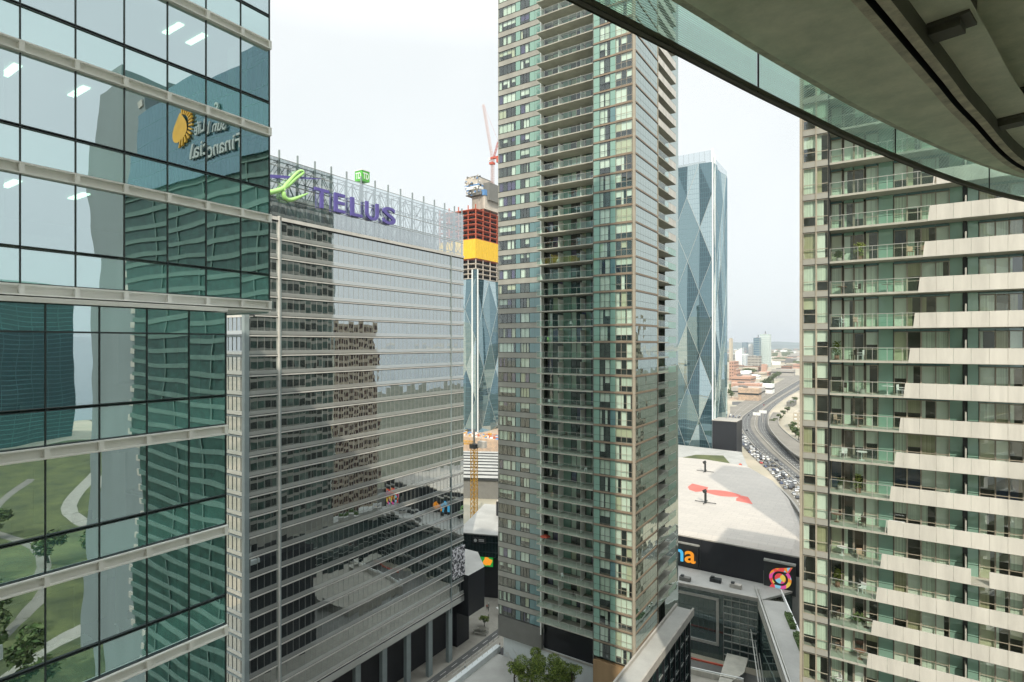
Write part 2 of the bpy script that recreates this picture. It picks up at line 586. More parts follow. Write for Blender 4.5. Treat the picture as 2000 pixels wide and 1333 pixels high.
rp_r = [(3, 430), (-20.7, 475), (-43.2, 516.4), (-59.5, 549.3), (-79.6, 610), (-96.4, 680), (-108, 783)]
N = 60
trl, exl, exr = [resample(x, N) for x in (tr_l, ex_l, ex_r)]
trr = [(a[0] * .06 + b[0] * .94, a[1] * .06 + b[1] * .94) for a, b in zip(trl, exl)]
kind(strip(trl, trr, .02, asphalt_lt).build("road"), "structure")
exp = strip(exl, exr, .024, asphalt_lt)
strip(mixl(exl, exr, .02), mixl(exl, exr, .36), .032, asphalt, exp)
strip(mixl(exl, exr, .62), mixl(exl, exr, .94), .032, asphalt, exp)
kind(exp.build("expressway"), "structure")
ln = MB()
for t in (.33, .66):
    c = mixl(trl, trr, t)
    for i in range(0, N - 1):
        for q in (0, .35, .7):
            a = (c[i][0] * (1 - q) + c[i + 1][0] * q, c[i][1] * (1 - q) + c[i + 1][1] * q)
            b = (c[i][0] * (1 - q - .15) + c[i + 1][0] * (q + .15), c[i][1] * (1 - q - .15) + c[i + 1][1] * (q + .15))
            wall_along(ln, [a, b], .25, .02, .026, line_m)
for t in (.12, .24, .70, .78, .86):
    c = mixl(exl, exr, t)
    for i in range(0, N - 1):
        for q in (0, .35, .7):
            a = (c[i][0] * (1 - q) + c[i + 1][0] * q, c[i][1] * (1 - q) + c[i + 1][1] * q)
            b = (c[i][0] * (1 - q - .15) + c[i + 1][0] * (q + .15), c[i][1] * (1 - q - .15) + c[i + 1][1] * (q + .15))
            wall_along(ln, [a, b], .22, .032, .04, line_m)
kind(ln.build("road_marking"), "structure")
for nm, lab, pts, hh in (("concrete_barrier", "long concrete barrier wall between the traffic queue and the open expressway", exl, 1.0),
                         ("median_barrier", "low concrete median barrier along the middle of the expressway", mixl(exl, exr, .52), .8),
                         ("guard_wall", "low concrete wall along the far edge of the expressway beside the ramp", exr, 1.0)):
    b = MB(); wall_along(b, pts, .5, 0, hh, kerb_m)
    tag(b.build(nm, loc=(pts[0][0], pts[0][1], 0)), lab, "barrier")
# raised ramp on piers
rl, rr = resample(rp_l, 24), resample(rp_r, 24)
rt = thing("raised_ramp", (-59, 549, 0), "raised concrete ramp road on piers right of the expressway", "ramp")
b = MB()
for i in range(23):
    b.prism([rl[i + 1], rl[i], rr[i], rr[i + 1]][::-1] if False else [rl[i], rr[i], rr[i + 1], rl[i + 1]], 4.2, 5.0, asphalt_lt)
b.build("deck", rt)
b = MB(); wall_along(b, rl, .4, 5.0, 5.9, kerb_m); wall_along(b, rr, .4, 5.0, 5.9, kerb_m); b.build("parapet", rt)
for i in range(2, 23, 3):
    b = MB(); cx, cy = (rl[i][0] + rr[i][0]) / 2, (rl[i][1] + rr[i][1]) / 2
    b.prism([(cx - 1.5, cy - .6), (cx + 1.5, cy - .6), (cx + 1.5, cy + .6), (cx - 1.5, cy + .6)], 0, 4.2, kerb_m); b.build("pier", rt)

# plaza and street at the bottom
b = MB(); b.poly([(-190, -60, .01), (-64, -60, .01), (-64, 168, .01), (-190, 168, .01)], paving); b.poly([(-64, 91, .01), (-64, 168, .01), (-60, 168, .01), (-60, 91, .01)][::-1], paving)
kind(b.build("plaza"), "structure")
b = MB(); b.poly([(-103.9, 55, .02), (-101.4, 55, .02), (-101.4, 168, .02), (-103.9, 168, .02)], asphalt)
kind(b.build("street"), "structure")
b = MB(); b.poly([(-64, -60, .012), (118, -60, .012), (118, 168, .012), (-64, 168, .012)], asphalt_mid)
kind(b.build("service_street"), "structure")
b = MB(); b.poly([(118, -250, .02), (500, -250, .02), (500, 240, .02), (118, 240, .02)], grass_m)
kind(b.build("park_lawn"), "structure")
pw_ = resample([(118, 20), (150, 50), (175, 95), (230, 120), (300, 118), (380, 160)], 24)
b = MB(); wall_along(b, pw_, 7, .02, .05, paving); wall_along(b, [(x + 12, y - 30) for x, y in pw_], 4, .02, .05, asphalt_lt)
kind(b.build("park_path"), "structure")

# lake and rail land beyond the towers on the right (out of direct sight, mirrored in the glass)
b = MB(); b.poly([(620, -2900, .03), (8900, -2900, .03), (8900, 6000, .03), (620, 6000, .03)], matte("lake_water", (.10, .15, .17), .12, .1, .01, spec=.6))
kind(b.build("lake_water"), "structure")
b = MB(); b.poly([(30, 168.5, .018), (619, 240.5, .018), (619, 2600, .018), (30, 2600, .018)], matte("rail_land", (.13, .13, .10), .95, .35, .03, col2=(.05, .06, .04)))
kind(b.build("rail_land"), "structure")
# far hills
rnd = random.Random(4)
hm = MB()
hill_m = matte("far_hill", (.12, .17, .15), .95, .2, .002)
for row, (yy, hh, x0, x1) in enumerate(((9500, 70, -8800, 3000), (11000, 120, -8800, 3000))):
    xs = [x0 + (x1 - x0) * i / 60 for i in range(61)]
    hs_ = [hh * (.75 + .35 * math.sin(i * .21 + row) + .12 * math.sin(i * .9)) for i in range(61)]
    for i in range(60):
        hm.poly([(xs[i], yy, 0), (xs[i + 1], yy, 0), (xs[i + 1], yy + 700, hs_[i + 1]), (xs[i], yy + 700, hs_[i])], hill_m)
        hm.poly([(xs[i], yy + 700, hs_[i]), (xs[i + 1], yy + 700, hs_[i + 1]), (xs[i + 1], yy + 1900, 0), (xs[i], yy + 1900, 0)], hill_m)
kind(hm.build("hills"), "structure")

# ------------------------------------------------------------------ left office tower
XL, XL2 = -23.6, -22.8
FU, FL = FX(XL), FX(XL2)
lt = thing("office_tower", (XL - 20, 5, 0), "green mirror glass office tower with white floor bands, nearest building at the left edge", "office building")
MU = [6.63 + 1.52 * k for k in range(-14, 6)] + [15.62]
MLo = [7.05 + 1.52 * k for k in range(-14, 4)] + [13.1]
ZB = [93.96 + 3.97 * k for k in range(0, 13)]            # tops of the white bands, upper block
b = MB()
b.box(W, -95, XL - .18, -29.9, 15.45, 142, 142.5, roof_white)
b.box(W, -95, XL - 9, -30, 15.4, 0, 142, office_wall)
b.box(W, -95, -94.8, -30, 15.4, 0, 142, left_spandrel)
b.build("core_wall", lt)
b = MB(); b.quad(Face(0, 15.6, -1, 0, 0, 1), -(XL - .06), 95, 0, 93.4, 142, left_spandrel)
b.quad(Face(0, 13.08, -1, 0, 0, 1), -(XL2 - .06), 95, 0, 0, 93.2, left_spandrel)
b.quad(Face(0, -30, 1, 0, 0, -1), -95, XL2, 0, 0, 142, left_spandrel)
b.build("side_wall", lt)
def lpane(F, y0, y1, z0, z1, mat):
    return (dist(F, (y0 + y1) / 2, (z0 + z1) / 2), lambda mb: mb.quad(F, y0 + .012, y1 - .012, -.03, z0 + .012, z1 - .012, mat))
units = []
fins = MB()
for k, zb in enumerate(ZB[:-1]):
    bd = MB()
    zt = zb; z0 = zt - .37
    # band: recessed tray with a top ledge and end blocks at every mullion
    bd.box(FU, MU[0], MU[-1], -.25, .0, z0, zt, white_band)
    bd.box(FU, MU[0], MU[-1], .0, .17, zt - .05, zt, white_band)
    bd.box(FU, MU[0], MU[-1], .0, .17, z0, z0 + .04, white_band)
    for y in MU:
        bd.box(FU, y - .07 if y < 15.6 else y - .14, y + .07 if y < 15.6 else y, .0, .165, z0 + .04, zt - .05, white_band)
    bd.build("floor_band", lt)
    fins.box(FU, MU[0], MU[-1], -.1, .05, zt + .0, zt + .035, left_fin)
    fins.box(FU, MU[0], MU[-1], -.1, .03, zt + 1.15, zt + 1.18, left_fin)
    fins.box(FU, MU[0], MU[-1], -.1, .03, zt + 1.23, zt + 1.26, left_fin)
    for y0, y1 in zip(MU[:-1], MU[1:]):
        units.append(lpane(FU, y0, y1, zt + .035, zt + 1.17, left_spandrel))
        units.append(lpane(FU, y0, y1, zt + 1.25, ZB[k + 1] - .37, left_glass))
for y in MU:
    fins.box(FU, y - .017, y + .017, -.08, .015, 93.96, ZB[-1], left_fin)
# lower block
ZL = [88.65 - 4.14 * k for k in range(0, 21)]
fins.box(FL, MLo[0], MLo[-1], -.1, .05, 92.36, 92.42, left_fin)
prev = 93.33
for k, zt in enumerate(ZL):
    bd = MB(); z0 = zt - .39
    bd.box(FL, MLo[0], MLo[-1], -.25, .0, z0, zt, white_band)
    bd.box(FL, MLo[0], MLo[-1], .0, .17, zt - .05, zt, white_band)
    bd.box(FL, MLo[0], MLo[-1], .0, .17, z0, z0 + .05, white_band)
    for y in MLo:
        bd.box(FL, y - .07 if y < 13 else y - .14, y + .07 if y < 13 else y, .0, .165, z0 + .05, zt - .05, white_band)
    bd.build("floor_band", lt)
    fins.box(FL, MLo[0], MLo[-1], -.1, .05, zt, zt + .035, left_fin)
    fins.box(FL, MLo[0], MLo[-1], -.1, .03, zt + 1.15, zt + 1.18, left_fin)
    fins.box(FL, MLo[0], MLo[-1], -.1, .03, zt + 1.23, zt + 1.26, left_fin)
    for y0, y1 in zip(MLo[:-1], MLo[1:]):
        units.append(lpane(FL, y0, y1, zt + .035, zt + 1.17, left_spandrel))
        if k == 0:
            units.append(lpane(FL, y0, y1, zt + 1.25, 92.38, left_glass))
            units.append(lpane(FL, y0, y1, 92.4, 93.3, left_spandrel))
        else:
            units.append(lpane(FL, y0, y1, zt + 1.25, prev, left_glass))
    prev = zt - .39
for y in MLo:
    fins.box(FL, y - .017, y + .017, -.08, .015, 0, 93.3, left_fin)
fins.build("mullions", lt)
units_to_parts(units, "window_pane", lt)
b = MB(); b.box(W, -60, XL2 + .12, -30, 13.1, 93.33, 93.46, white_band)
b.box(W, -60, XL + .1, -30, 15.6, 93.47, 93.55, white_band)
b.build("soffit", lt)
# office insides: slabs, ceilings, columns, desks, lamps
ins = MB()
for zt in ZB[:-1]:
    ins.box(W, XL - 9, XL - .3, -29, 15.3, zt - .3, zt - .08, office_ceiling)
    ins.box(W, XL - 9, XL - .32, -29, 15.3, zt + .0, zt + .12, office_floor)
for zt in ZL:
    ins.box(W, XL2 - 9, XL2 - .3, -29, 12.9, zt - .3, zt - .08, office_ceiling)
    ins.box(W, XL2 - 9, XL2 - .32, -29, 12.9, zt + .0, zt + .12, office_floor)
ins.build("floor_slab", lt)
for cy in (6.2, 14.9, -2.5):
    b = MB(); b.box(W, XL - 1.7, XL - 1.1, cy - .3, cy + .3, 94, 142, office_ceiling); b.build("column", lt)
for cy in (5.2, 12.3, -2.5):
    b = MB(); b.box(W, XL2 - 1.7, XL2 - 1.1, cy - .3, cy + .3, 0, 93, office_ceiling); b.build("column", lt)
rnd = random.Random(11)
part = MB()
for zt in ZB[:4] + ZL[:6]:
    blk = zt in ZL; X0 = (XL2 if blk else XL); ye = 12.4 if blk else 14.6
    for q in range(3):
        y0 = rnd.uniform(3, ye - 2); x0 = X0 - rnd.uniform(2.5, 6)
        part.box(W, x0 - .05, x0, y0, y0 + rnd.uniform(1, 2.6), zt + .12, zt + rnd.uniform(1.6, 3.2), rnd.choice([office_wall, office_dark, office_ceiling]))
    for q in range(3):
        y0 = rnd.uniform(3, ye - 2); x0 = X0 - rnd.uniform(1.0, 2.2)
        part.box(W, x0 - .7, x0, y0, y0 + 1.3, zt + .82, zt + .86, white_band)
        part.box(W, x0 - .68, x0 - .6, y0 + .05, y0 + .12, zt + .12, zt + .82, white_band)
        part.box(W, x0 - .68, x0 - .6, y0 + 1.15, y0 + 1.22, zt + .12, zt + .82, white_band)
        part.box(W, x0 - .45, x0 - .4, y0 + .35, y0 + .95, zt + .95, zt + 1.3, left_fin)
kind(part.build("office_furniture", lt), "stuff")
for zt, ye, X0 in [(ZB[k + 1], e, XL) for k in range(3) for e in ((7.0, 8.6, 12.3, 13.3) if k == 2 else (6.9, 8.9))]:
    b = MB(); b.box(W, X0 - 2.6, X0 - 1.2, ye - .12, ye + .12, zt - .36, zt - .31, lamp_glow); b.build("ceiling_lamp", lt)

# ------------------------------------------------------------------ sign-topped office tower (TELUS)
XT = -104.6
FT = FX(XT)
tt = thing("office_tower", (XT - 20, 100, 0), "silver mirror glass office tower with the purple TELUS sign and glass roof screen", "office building")
Y0, Y1, Y2 = 71.4, 127.0, 132.9
b = MB()
b.box(W, -150, XT - .3, 66, Y2 - .3, 18, 118.0, soffit_dark)
b.box(W, -150, XT - 1.2, 64.6, 66, 14, 97.0, soffit_dark)
b.build("core", tt)
ZK = [61.35 + 4.0 * k for k in range(-11, 14)]
fr = MB()
gu = []
for k, z in enumerate(ZK):
    bd = MB()
    for ya, yb in ((64.6, Y0 - .35), (Y0 + .35, Y1 - .1), (Y1 + .15, Y2)):
        if ya < 65 and z > 96: ya = 66
        bd.box(FT, ya, yb, 0, .22, z + .14, z + .38, cream_metal)
        bd.box(FT, ya, yb, -.2, .02, z, z + .14, dark_gap)
        bd.box(FT, ya, yb, -.2, .06, z + .38, z + .5, dark_gap)
        bd.box(FT, ya, yb, -.2, .10, z + .5, z + 1.3, steel_band)
        bd.build("spandrel_band", tt); bd = MB()
    ztop = z + 4.0 if k < len(ZK) - 1 else 117.4
    for ya, yb in ((65, Y0 - .35), (Y0 + .35, Y1 - .1), (Y1 + .15, Y2)):
        n = max(1, round((yb - ya) / 1.5)); w = (yb - ya) / n
        for i in range(n):
            u0 = ya + i * w
            gu.append((dist(FT, u0, z + 2.6), (lambda mb, u0=u0, w=w, z=z, zt=ztop: mb.quad(FT, u0 + .02, u0 + w - .02, 0, z + 1.3, zt, tel_glass))))
            fr.box(FT, u0 - .025, u0 + .025, -.05, .05, z + 1.3, ztop, steel_band)
units_to_parts(gu, "window_pane", tt)
fr.build("mullions", tt)
b = MB(); b.box(FT, Y0 - .35, Y0 - .04, -.2, .45, 14, 118.4, cream_metal); b.box(FT, Y0 - .04, Y0 + .3, -.2, .35, 14, 118.4, grey_column); b.build("pilaster", tt); b = MB()
b.box(FT, Y1 - .1, Y1 + .15, -.2, .3, 14, 118, grey_column)
b.build("pilaster", tt)
b = MB(); b.box(FT, 63.6, 64.6, -.6, .35, 0, 98.0, grey_column); b.build("corner_column", tt)
# short side wing front, facing the viewer
FW = FY(64.2)
b = MB()
wing = [z for z in ZK if z < 96]
for z in wing:
    b.box(FW, -150, XT - .8, -.2, .25, z + .1, z + .34, grey_column)
    b.box(FW, -150, XT - .8, -.2, .1, z + .5, z + 1.3, steel_band)
b.box(FW, -150, XT - .6, -.4, .3, 97.3, 98.0, cream_metal)
b.box(W, -150, XT - .6, 64.5, 70.9, 97.0, 97.6, roof_white)
b.build("wing_band", tt)
b = MB()
for z in wing:
    n = 24
    for i in range(n):
        u0 = -141 + i * 1.5
        b.quad(FW, u0 + .03, u0 + 1.47, 0, z + 1.3, z + 4, tel_glass)
        b.box(FW, u0 - .03, u0 + .03, -.05, .1, z + 1.3, z + 4, steel_band)
kind(b.build("wing_window_rows", tt), "stuff")
# roof screen: glass sheet, posts, lattice trusses
b = MB(); b.box(FT, 60, Y2, -.3, .35, 117.5, 118.2, cream_metal); b.box(FT, 60, Y2, -.3, .1, 117.2, 117.5, dark_gap); b.build("cornice", tt)
b = MB()
yy = 61.0
ys_ = []
while yy < Y2: ys_.append(yy); yy += 1.47
ys_.append(Y2)
for a_, c_ in zip(ys_[:-1], ys_[1:]):
    for z0_, z1_ in ((118.3, 122.3), (122.35, 126.4), (126.45, 130.4)):
        b.quad(FT, a_ + .02, c_ - .02, 0, z0_, z1_, tel_screen)
b.build("screen_glass", tt)
posts = [62.8 + 4.42 * k for k in range(16)] + [132.6]
for y in posts:
    b = MB(); b.box(FT, y - .14, y + .14, -.5, -.2, 118, 132.3, grey_column); b.build("screen_post", tt)
b = MB()
for x in (XT - .8, XT - 3.6):
    for z in (119, 122.3, 126.4, 130.0):
        b.bar((x, 61, z), (x, Y2, z), .12, truss_grey)
    for i, y in enumerate(posts[:-1]):
        for z0_, z1_ in ((119, 122.3), (122.3, 126.4), (126.4, 130)):
            s_ = (i % 2 == 0)
            b.bar((x, y, z0_ if s_ else z1_), (x, y + 2.2, z1_ if s_ else z0_), .08, truss_grey)
            b.bar((x, y + 2.2, z1_ if s_ else z0_), (x, y + 4.4, z0_ if s_ else z1_), .08, truss_grey)
            b.bar((x, y + 2.2, z0_), (x, y + 2.2, z1_), .07, truss_grey)
        b.bar((x, y, 118), (x, y, 130.3), .12, truss_grey)
for y in posts:
    for z in (119, 126.4, 130): b.bar((XT - .8, y, z), (XT - 3.6, y, z), .08, truss_grey)
b.build("truss", tt)
for z in (122.35, 121.9, 125.3, 130.45):
    b = MB(); b.box(FT, 61, Y2, .02, .14, z - .06, z + .06, steel_band); b.build("sign_rail", tt)
# penthouse behind the screen
b = MB(); b.box(W, -145, XT - 7, 66, 130, 118, 124.5, steel_band)
b.box(W, -135, XT - 14, 78, 118, 124.5, 127.5, grey_column); b.build("plant_room", tt)
# letters
sg = bpy.data.objects.new("sign", None); sg.location = (XT, 92, 124); COL.objects.link(sg)
sg.parent = tt; sg.location = Vector((XT, 92, 124)) - Vector(tt["_o"])
for ch, ya, yb in (("T", 79.5, 83.3), ("E", 84.85, 87.85), ("L", 89.56, 92.97), ("U", 94.09, 98.2), ("S", 99.7, 103.9)):
    b = MB(); add_text(b, FT, ya, 122.0, .75, yb - ya, 4.3, .5, ch, purple)
    o = b.build("letter", tt); o.parent = sg; o.location = -Vector((XT, 92, 124)) + Vector(tt["_o"])
lp = [(64.5, 121.7), (67, 122.1), (69.04, 122.78), (70.99, 123.66), (73.0, 125.16), (74.73, 126.9), (76.3, 128.25), (76.6, 128.9), (75.6, 128.7), (74.4, 127.5), (73.1, 125.9), (71.9, 124.3), (71.8, 122.95), (72.3, 122.2), (73.4, 122.1), (74.73, 122.7), (76.49, 123.7), (78.3, 124.77)]
lr = [.15, .38, .5, .5, .42, .36, .3, .28, .28, .34, .4, .45, .5, .48, .42, .34, .24, .06]
lpc = []
lrc = []
for i in range(len(lp) - 1):
    for q in (0, .33, .66):
        p0, p1, p2, p3 = lp[max(i - 1, 0)], lp[i], lp[i + 1], lp[min(i + 2, len(lp) - 1)]
        lpc.append((XT + .9,) + tuple(.5 * (2 * p1[c] + (-p0[c] + p2[c]) * q + (2 * p0[c] - 5 * p1[c] + 4 * p2[c] - p3[c]) * q * q + (-p0[c] + 3 * p1[c] - 3 * p2[c] + p3[c]) * q ** 3) for c in (0, 1)))
        lrc.append(lr[i] * (1 - q) + lr[i + 1] * q)
b = MB(); b.tube(lpc, lrc, leaf_sign, 8); o = b.build("swoosh", tt, True); o.parent = sg; o.location = -Vector((XT, 92, 124)) + Vector(tt["_o"])
b = MB(); b.prism([(64, 0), (64.01, 1)], 0, 1, purple) if False else None
b.poly([(XT + .7, 64, 124.6), (XT + .7, 81.3, 128.45), (XT + .7, 81.3, 128.55), (XT + .7, 64, 125.5)], purple)
b.poly([(XT + .5, 64, 125.5), (XT + .5, 81.3, 128.55), (XT + .5, 81.3, 128.45), (XT + .5, 64, 124.6)], purple)
b.poly([(XT + .5, 64, 125.5), (XT + .7, 64, 125.5), (XT + .7, 81.3, 128.55), (XT + .5, 81.3, 128.55)], purple)
b.poly([(XT + .7, 64, 124.6), (XT + .5, 64, 124.6), (XT + .5, 81.3, 128.45), (XT + .7, 81.3, 128.45)], purple)
o = b.build("sign_bar", tt); o.parent = sg; o.location = -Vector((XT, 92, 124)) + Vector(tt["_o"])
# base: soffit, columns, dark lobby
b = MB(); b.box(W, -150, XT + .2, 64, Y2, 16.6, 17.3, soffit_dark); b.box(FT, 64, Y2, -.1, .3, 15.6, 17.2, steel_band)
b.box(W, -150, XT - 6, 66, Y2, 0, 16.6, black_clad); b.build("lobby", tt)
for k in range(8):
    y = 127.0 - 8.6 * k
    b = MB(); b.box(W, XT - 1.2, XT - .1, y - .8, y + .8, 0, 16.6, grey_column); b.build("column", tt)
# cube sign on mast
cs = thing("mast_sign", (-112, 100.4, 118), "green cube sign with white letters on a mast above the glass screen", "sign")
b = MB(); b.bar((-112, 100.4, 118), (-112, 100.4, 133.7), .3, truss_grey, 8); b.build("mast", cs)
b = MB(); b.box(W, -113.3, -110.7, 99.1, 101.7, 133.6, 136.2, td_green); b.box(W, -113.4, -110.6, 99.0, 101.8, 136.2, 136.4, sign_white)
b.build("sign_box", cs)
b = MB()
add_text(b, FX(-110.7), 99.45, 134.1, .05, 1.9, 1.6, .06, "TD", sign_white)
add_text(b, FY(99.1), -112.95, 134.1, .05, 1.9, 1.6, .06, "TD", sign_white)
b.build("letters", cs)
# black box volume beyond, with pale mural panel
pb = thing("podium_box", (-120, 137, 0), "black metal clad box building overhanging the plaza behind the silver tower", "building")
b = MB(); b.prism([(-140, 133.1), (-102.9, 133.1), (-102.9, 141.2), (-112, 150), (-140, 150)], 11, 23.2, black_clad, roof_white)
b.build("wall", pb)
b = MB(); b.prism([(-138, 134), (-108, 134), (-108, 140), (-114, 146), (-138, 146)], 0, 11, black_clad); b.build("lobby", pb)
mural = matte("black_white_mural", (.75, .75, .78), .6, .0, 1.6, col2=(.02, .02, .03))
mural.node_tree.nodes['Color Ramp'].color_ramp.elements[0].position = .49
mural.node_tree.nodes['Color Ramp'].color_ramp.elements[1].position = .51
b = MB(); b.box(W, XT + .3, XT + .5, 127.2, 133, 23.5, 32.2, mural)
tag(b.build("mural_panel", loc=(XT, 130, 23.5)), "tall black and white patterned mural panel at the tower's lower far corner", "mural")

# ------------------------------------------------------------------ window units for the condominium towers
def blind_choice(rnd, pal):
    return rnd.choice(pal)


def window_unit(F, u0, u1, z0, z1, v, n, rnd, frame, pal, transom=None, gl=None, back=.22):
    """n panes with frames; behind each pane a blind, curtain or dark room"""
    w = (u1 - u0) / n
    mats = []
    base = blind_choice(rnd, pal)
    for i in range(n):
        mats.append(base if rnd.random() < .62 else blind_choice(rnd, pal))
    drop = rnd.choice([1, 1, 1, .45, .6])
    split = [rnd.uniform(.25, .75) if rnd.random() < .25 else None for i in range(n)]
    gl = gl or win_glass
    fw = .045

    def fn(mb):
        for i in range(n):
            a, c = u0 + i * w, u0 + (i + 1) * w
            mb.box(F, a, a + fw, v - .05, v + .04, z0, z1, frame)
            mb.quad(F, a + fw, c, v, z0 + fw, z1 - fw, gl)
            zb = z1 - (z1 - z0) * drop
            if split[i]:
                s_ = a + (c - a) * split[i]
                mb.quad(F, a, s_, v - back, z0, z1, mats[i])
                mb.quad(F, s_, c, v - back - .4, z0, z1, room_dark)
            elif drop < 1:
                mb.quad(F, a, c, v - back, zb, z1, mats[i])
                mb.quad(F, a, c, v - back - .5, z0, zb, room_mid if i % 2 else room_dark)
            else:
                mb.quad(F, a, c, v - back, z0, z1, mats[i])
        mb.box(F, u1 - fw * .3, u1 + fw, v - .05, v + .04, z0, z1, frame)
        mb.box(F, u0 + fw, u1 - fw * .3, v - .05, v + .03, z0, z0 + fw, frame)
        mb.box(F, u0 + fw, u1 - fw * .3, v - .05, v + .03, z1 - fw, z1, frame)
        if transom:
            for i in range(n):
                a, c = u0 + i * w + fw, u0 + (i + 1) * w
                if i == n - 1: c -= fw * .3
                mb.box(F, a, c, v - .04, v + .025, z0 + transom - .025, z0 + transom + .025, frame)
    return (dist(F, (u0 + u1) / 2, (z0 + z1) / 2), fn)


# ------------------------------------------------------------------ middle residential tower
PAL_M = [blind_white, curt_a, blind_white, room_dark, room_mid, curt_a, room_dark, curt_d, blind_cream]
PAL_R = [blind_white, blind_white, blind_white, blind_white, curt_a, blind_cream, room_dark]
mt = thing("residential_tower", (-48, 98, 36), "tall grey-green residential tower with stacked balconies in the middle of the view", "residential tower")
FH = 2.83
FLt, FRt, FSd = FY(90.7), FY(88.6), FX(-34.07)
YB = 92.3            # balcony back wall
FBk = FY(YB)
XA, XB, XC, XD = -62.8, -52.8, -41.55, -34.07
Z0T = 143.1
floors = list(range(-16, 37))
b = MB()
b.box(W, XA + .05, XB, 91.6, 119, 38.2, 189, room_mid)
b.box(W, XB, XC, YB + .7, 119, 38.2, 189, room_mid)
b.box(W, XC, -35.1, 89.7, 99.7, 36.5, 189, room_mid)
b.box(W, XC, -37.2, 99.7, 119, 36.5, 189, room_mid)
b.box(W, XA, -36.3, 110.75, 119.4, 36, 189.4, refl_glass)
b.box(W, XA - .02, XA + .2, 90.72, 119, 35.4, 189, taupe)
b.build("core", mt)
side_win_a = matte("side_window_green", (.07, .12, .10), .3, .3, .5)
side_win_b = matte("side_window_pale", (.16, .22, .19), .3, .3, .5)
b = MB()
for k in range(-16, 37):
    zt = Z0T - FH * k
    for i in range(12): b.quad(Face(XA - .05, 0, 0, -1, -1, 0), -(91.0 + i * 2.33 + 2.27), -(91.0 + i * 2.33), 0, zt - FH + .9, zt, [side_win_a, room_mid, side_win_b, room_mid, side_win_a][(i * 7 + k * 3 + (i * k) % 3) % 5])
kind(b.build("side_window_rows", mt), "stuff")
rnd = random.Random(21)
wu = []; gp = []
bands = MB()
balc = []
for k in floors:
    zt = Z0T - FH * k                 # top of this storey's glass = underside of band above
    # left part
    ub = MB()
    ub.box(FLt, XA, XB - .45, -.9, .0, zt, zt + 1.0, taupe)
    ub.box(FLt, XA, XB - .45, .0, .05, zt - .04, zt, frame_dark)
    ub.box(FLt, XA, XB - .45, .0, .04, zt + 1.0, zt + 1.04, frame_dark)
    ub.build("floor_band", mt); ub = MB()
    # right part: thin slab band in front and along the side
    ub.box(FRt, XC, XD - .02, -.9, .03, zt + .02, zt + .33, bronze_trim)
    ub.box(FRt, XC, XD, .03, .07, zt - .03, zt + .02, frame_dark)
    ub.box(FSd, 88.62, 99.9, -.9, .03, zt + .02, zt + .33, bronze_trim)
    ub.box(FSd, 88.5, 99.9, .03, .07, zt - .03, zt + .02, frame_dark)
    ub.build("floor_band", mt)
    if k < 36:
        pass
    zb = zt - FH + 1.04
    if k <= 36:
        wu.append(window_unit(FLt, XA + .15, -58.78, zb, zt - .04, -.02, 4, rnd, frame_dark, PAL_M))
        wu.append(window_unit(FLt, -57.66, -55.68, zb, zt - .04, -.02, 2 if k % 3 else 3, rnd, frame_dark, PAL_M))
        gp.append((FLt, -58.72, -57.7, zb, zt - .04, blue_panel if k > 8 else green_panel))
        gp.append((FLt, -55.6, -54.5, zb, zt - .04, blue_panel if k > 8 else green_panel))
        gp.append((FLt, -54.46, -53.3, zb, zt - .04, blue_panel if k > 8 else green_panel))
    if k <= 36:
        zr0, zr1 = zt - FH + .35, zt - .03
        tr = .95
        wu.append(window_unit(FRt, -40.32, -38.48, zr0, zr1, 0, 2, rnd, frame_dark, PAL_M[:6] + [blind_white] * 2, tr))
        wu.append(window_unit(FRt, -37.42, -34.55, zr0, zr1, 0, 3, rnd, taupe_frame, PAL_R, tr))
        for (a, c, mm) in ((XC + .05, -40.36, green_panel), (-38.42, -37.46, blue_panel if k % 9 == 4 else green_panel)):
            gp.append((FRt, a, c, zr0, zr0 + tr - .02, mm)); gp.append((FRt, a, c, zr0 + tr + .02, zr1, mm))
        # side curtain wall
        for j in range(9):
            a = 88.9 + j * 1.215
            gp.append((FSd, a, a + 1.17, zr0, zr0 + tr - .02, refl_glass)); gp.append((FSd, a, a + 1.17, zr0 + tr + .02, zr1, refl_glass))
# posts
pst = MB()
pst.box(W, XD - .35, XD + .06, 88.52, 88.9, 38.0, 189, taupe_frame)
pst.box(W, XC - .02, XC + .08, 88.55, 92.2, 38.0, 189, grey_wall)
pst.box(W, XB - .45, XB - .2, 90.6, 92.4, 38, 189, white_band)
pst.box(W, -34.6, -34.0, 99.86, 100.05, 38, 189, taupe_frame)
pst.box(W, XD - .6, XD - .1, 88.9, 99.8, 36.5, 189, room_mid)
pst.build("corner_post", mt)
b = MB()
for F, a, c, z0, z1, mm in gp: b.quad(F, a, c, -.02, z0, z1, mm)
kind(b.build("panel_rows", mt), "stuff")
units_to_parts(wu, "window", mt)
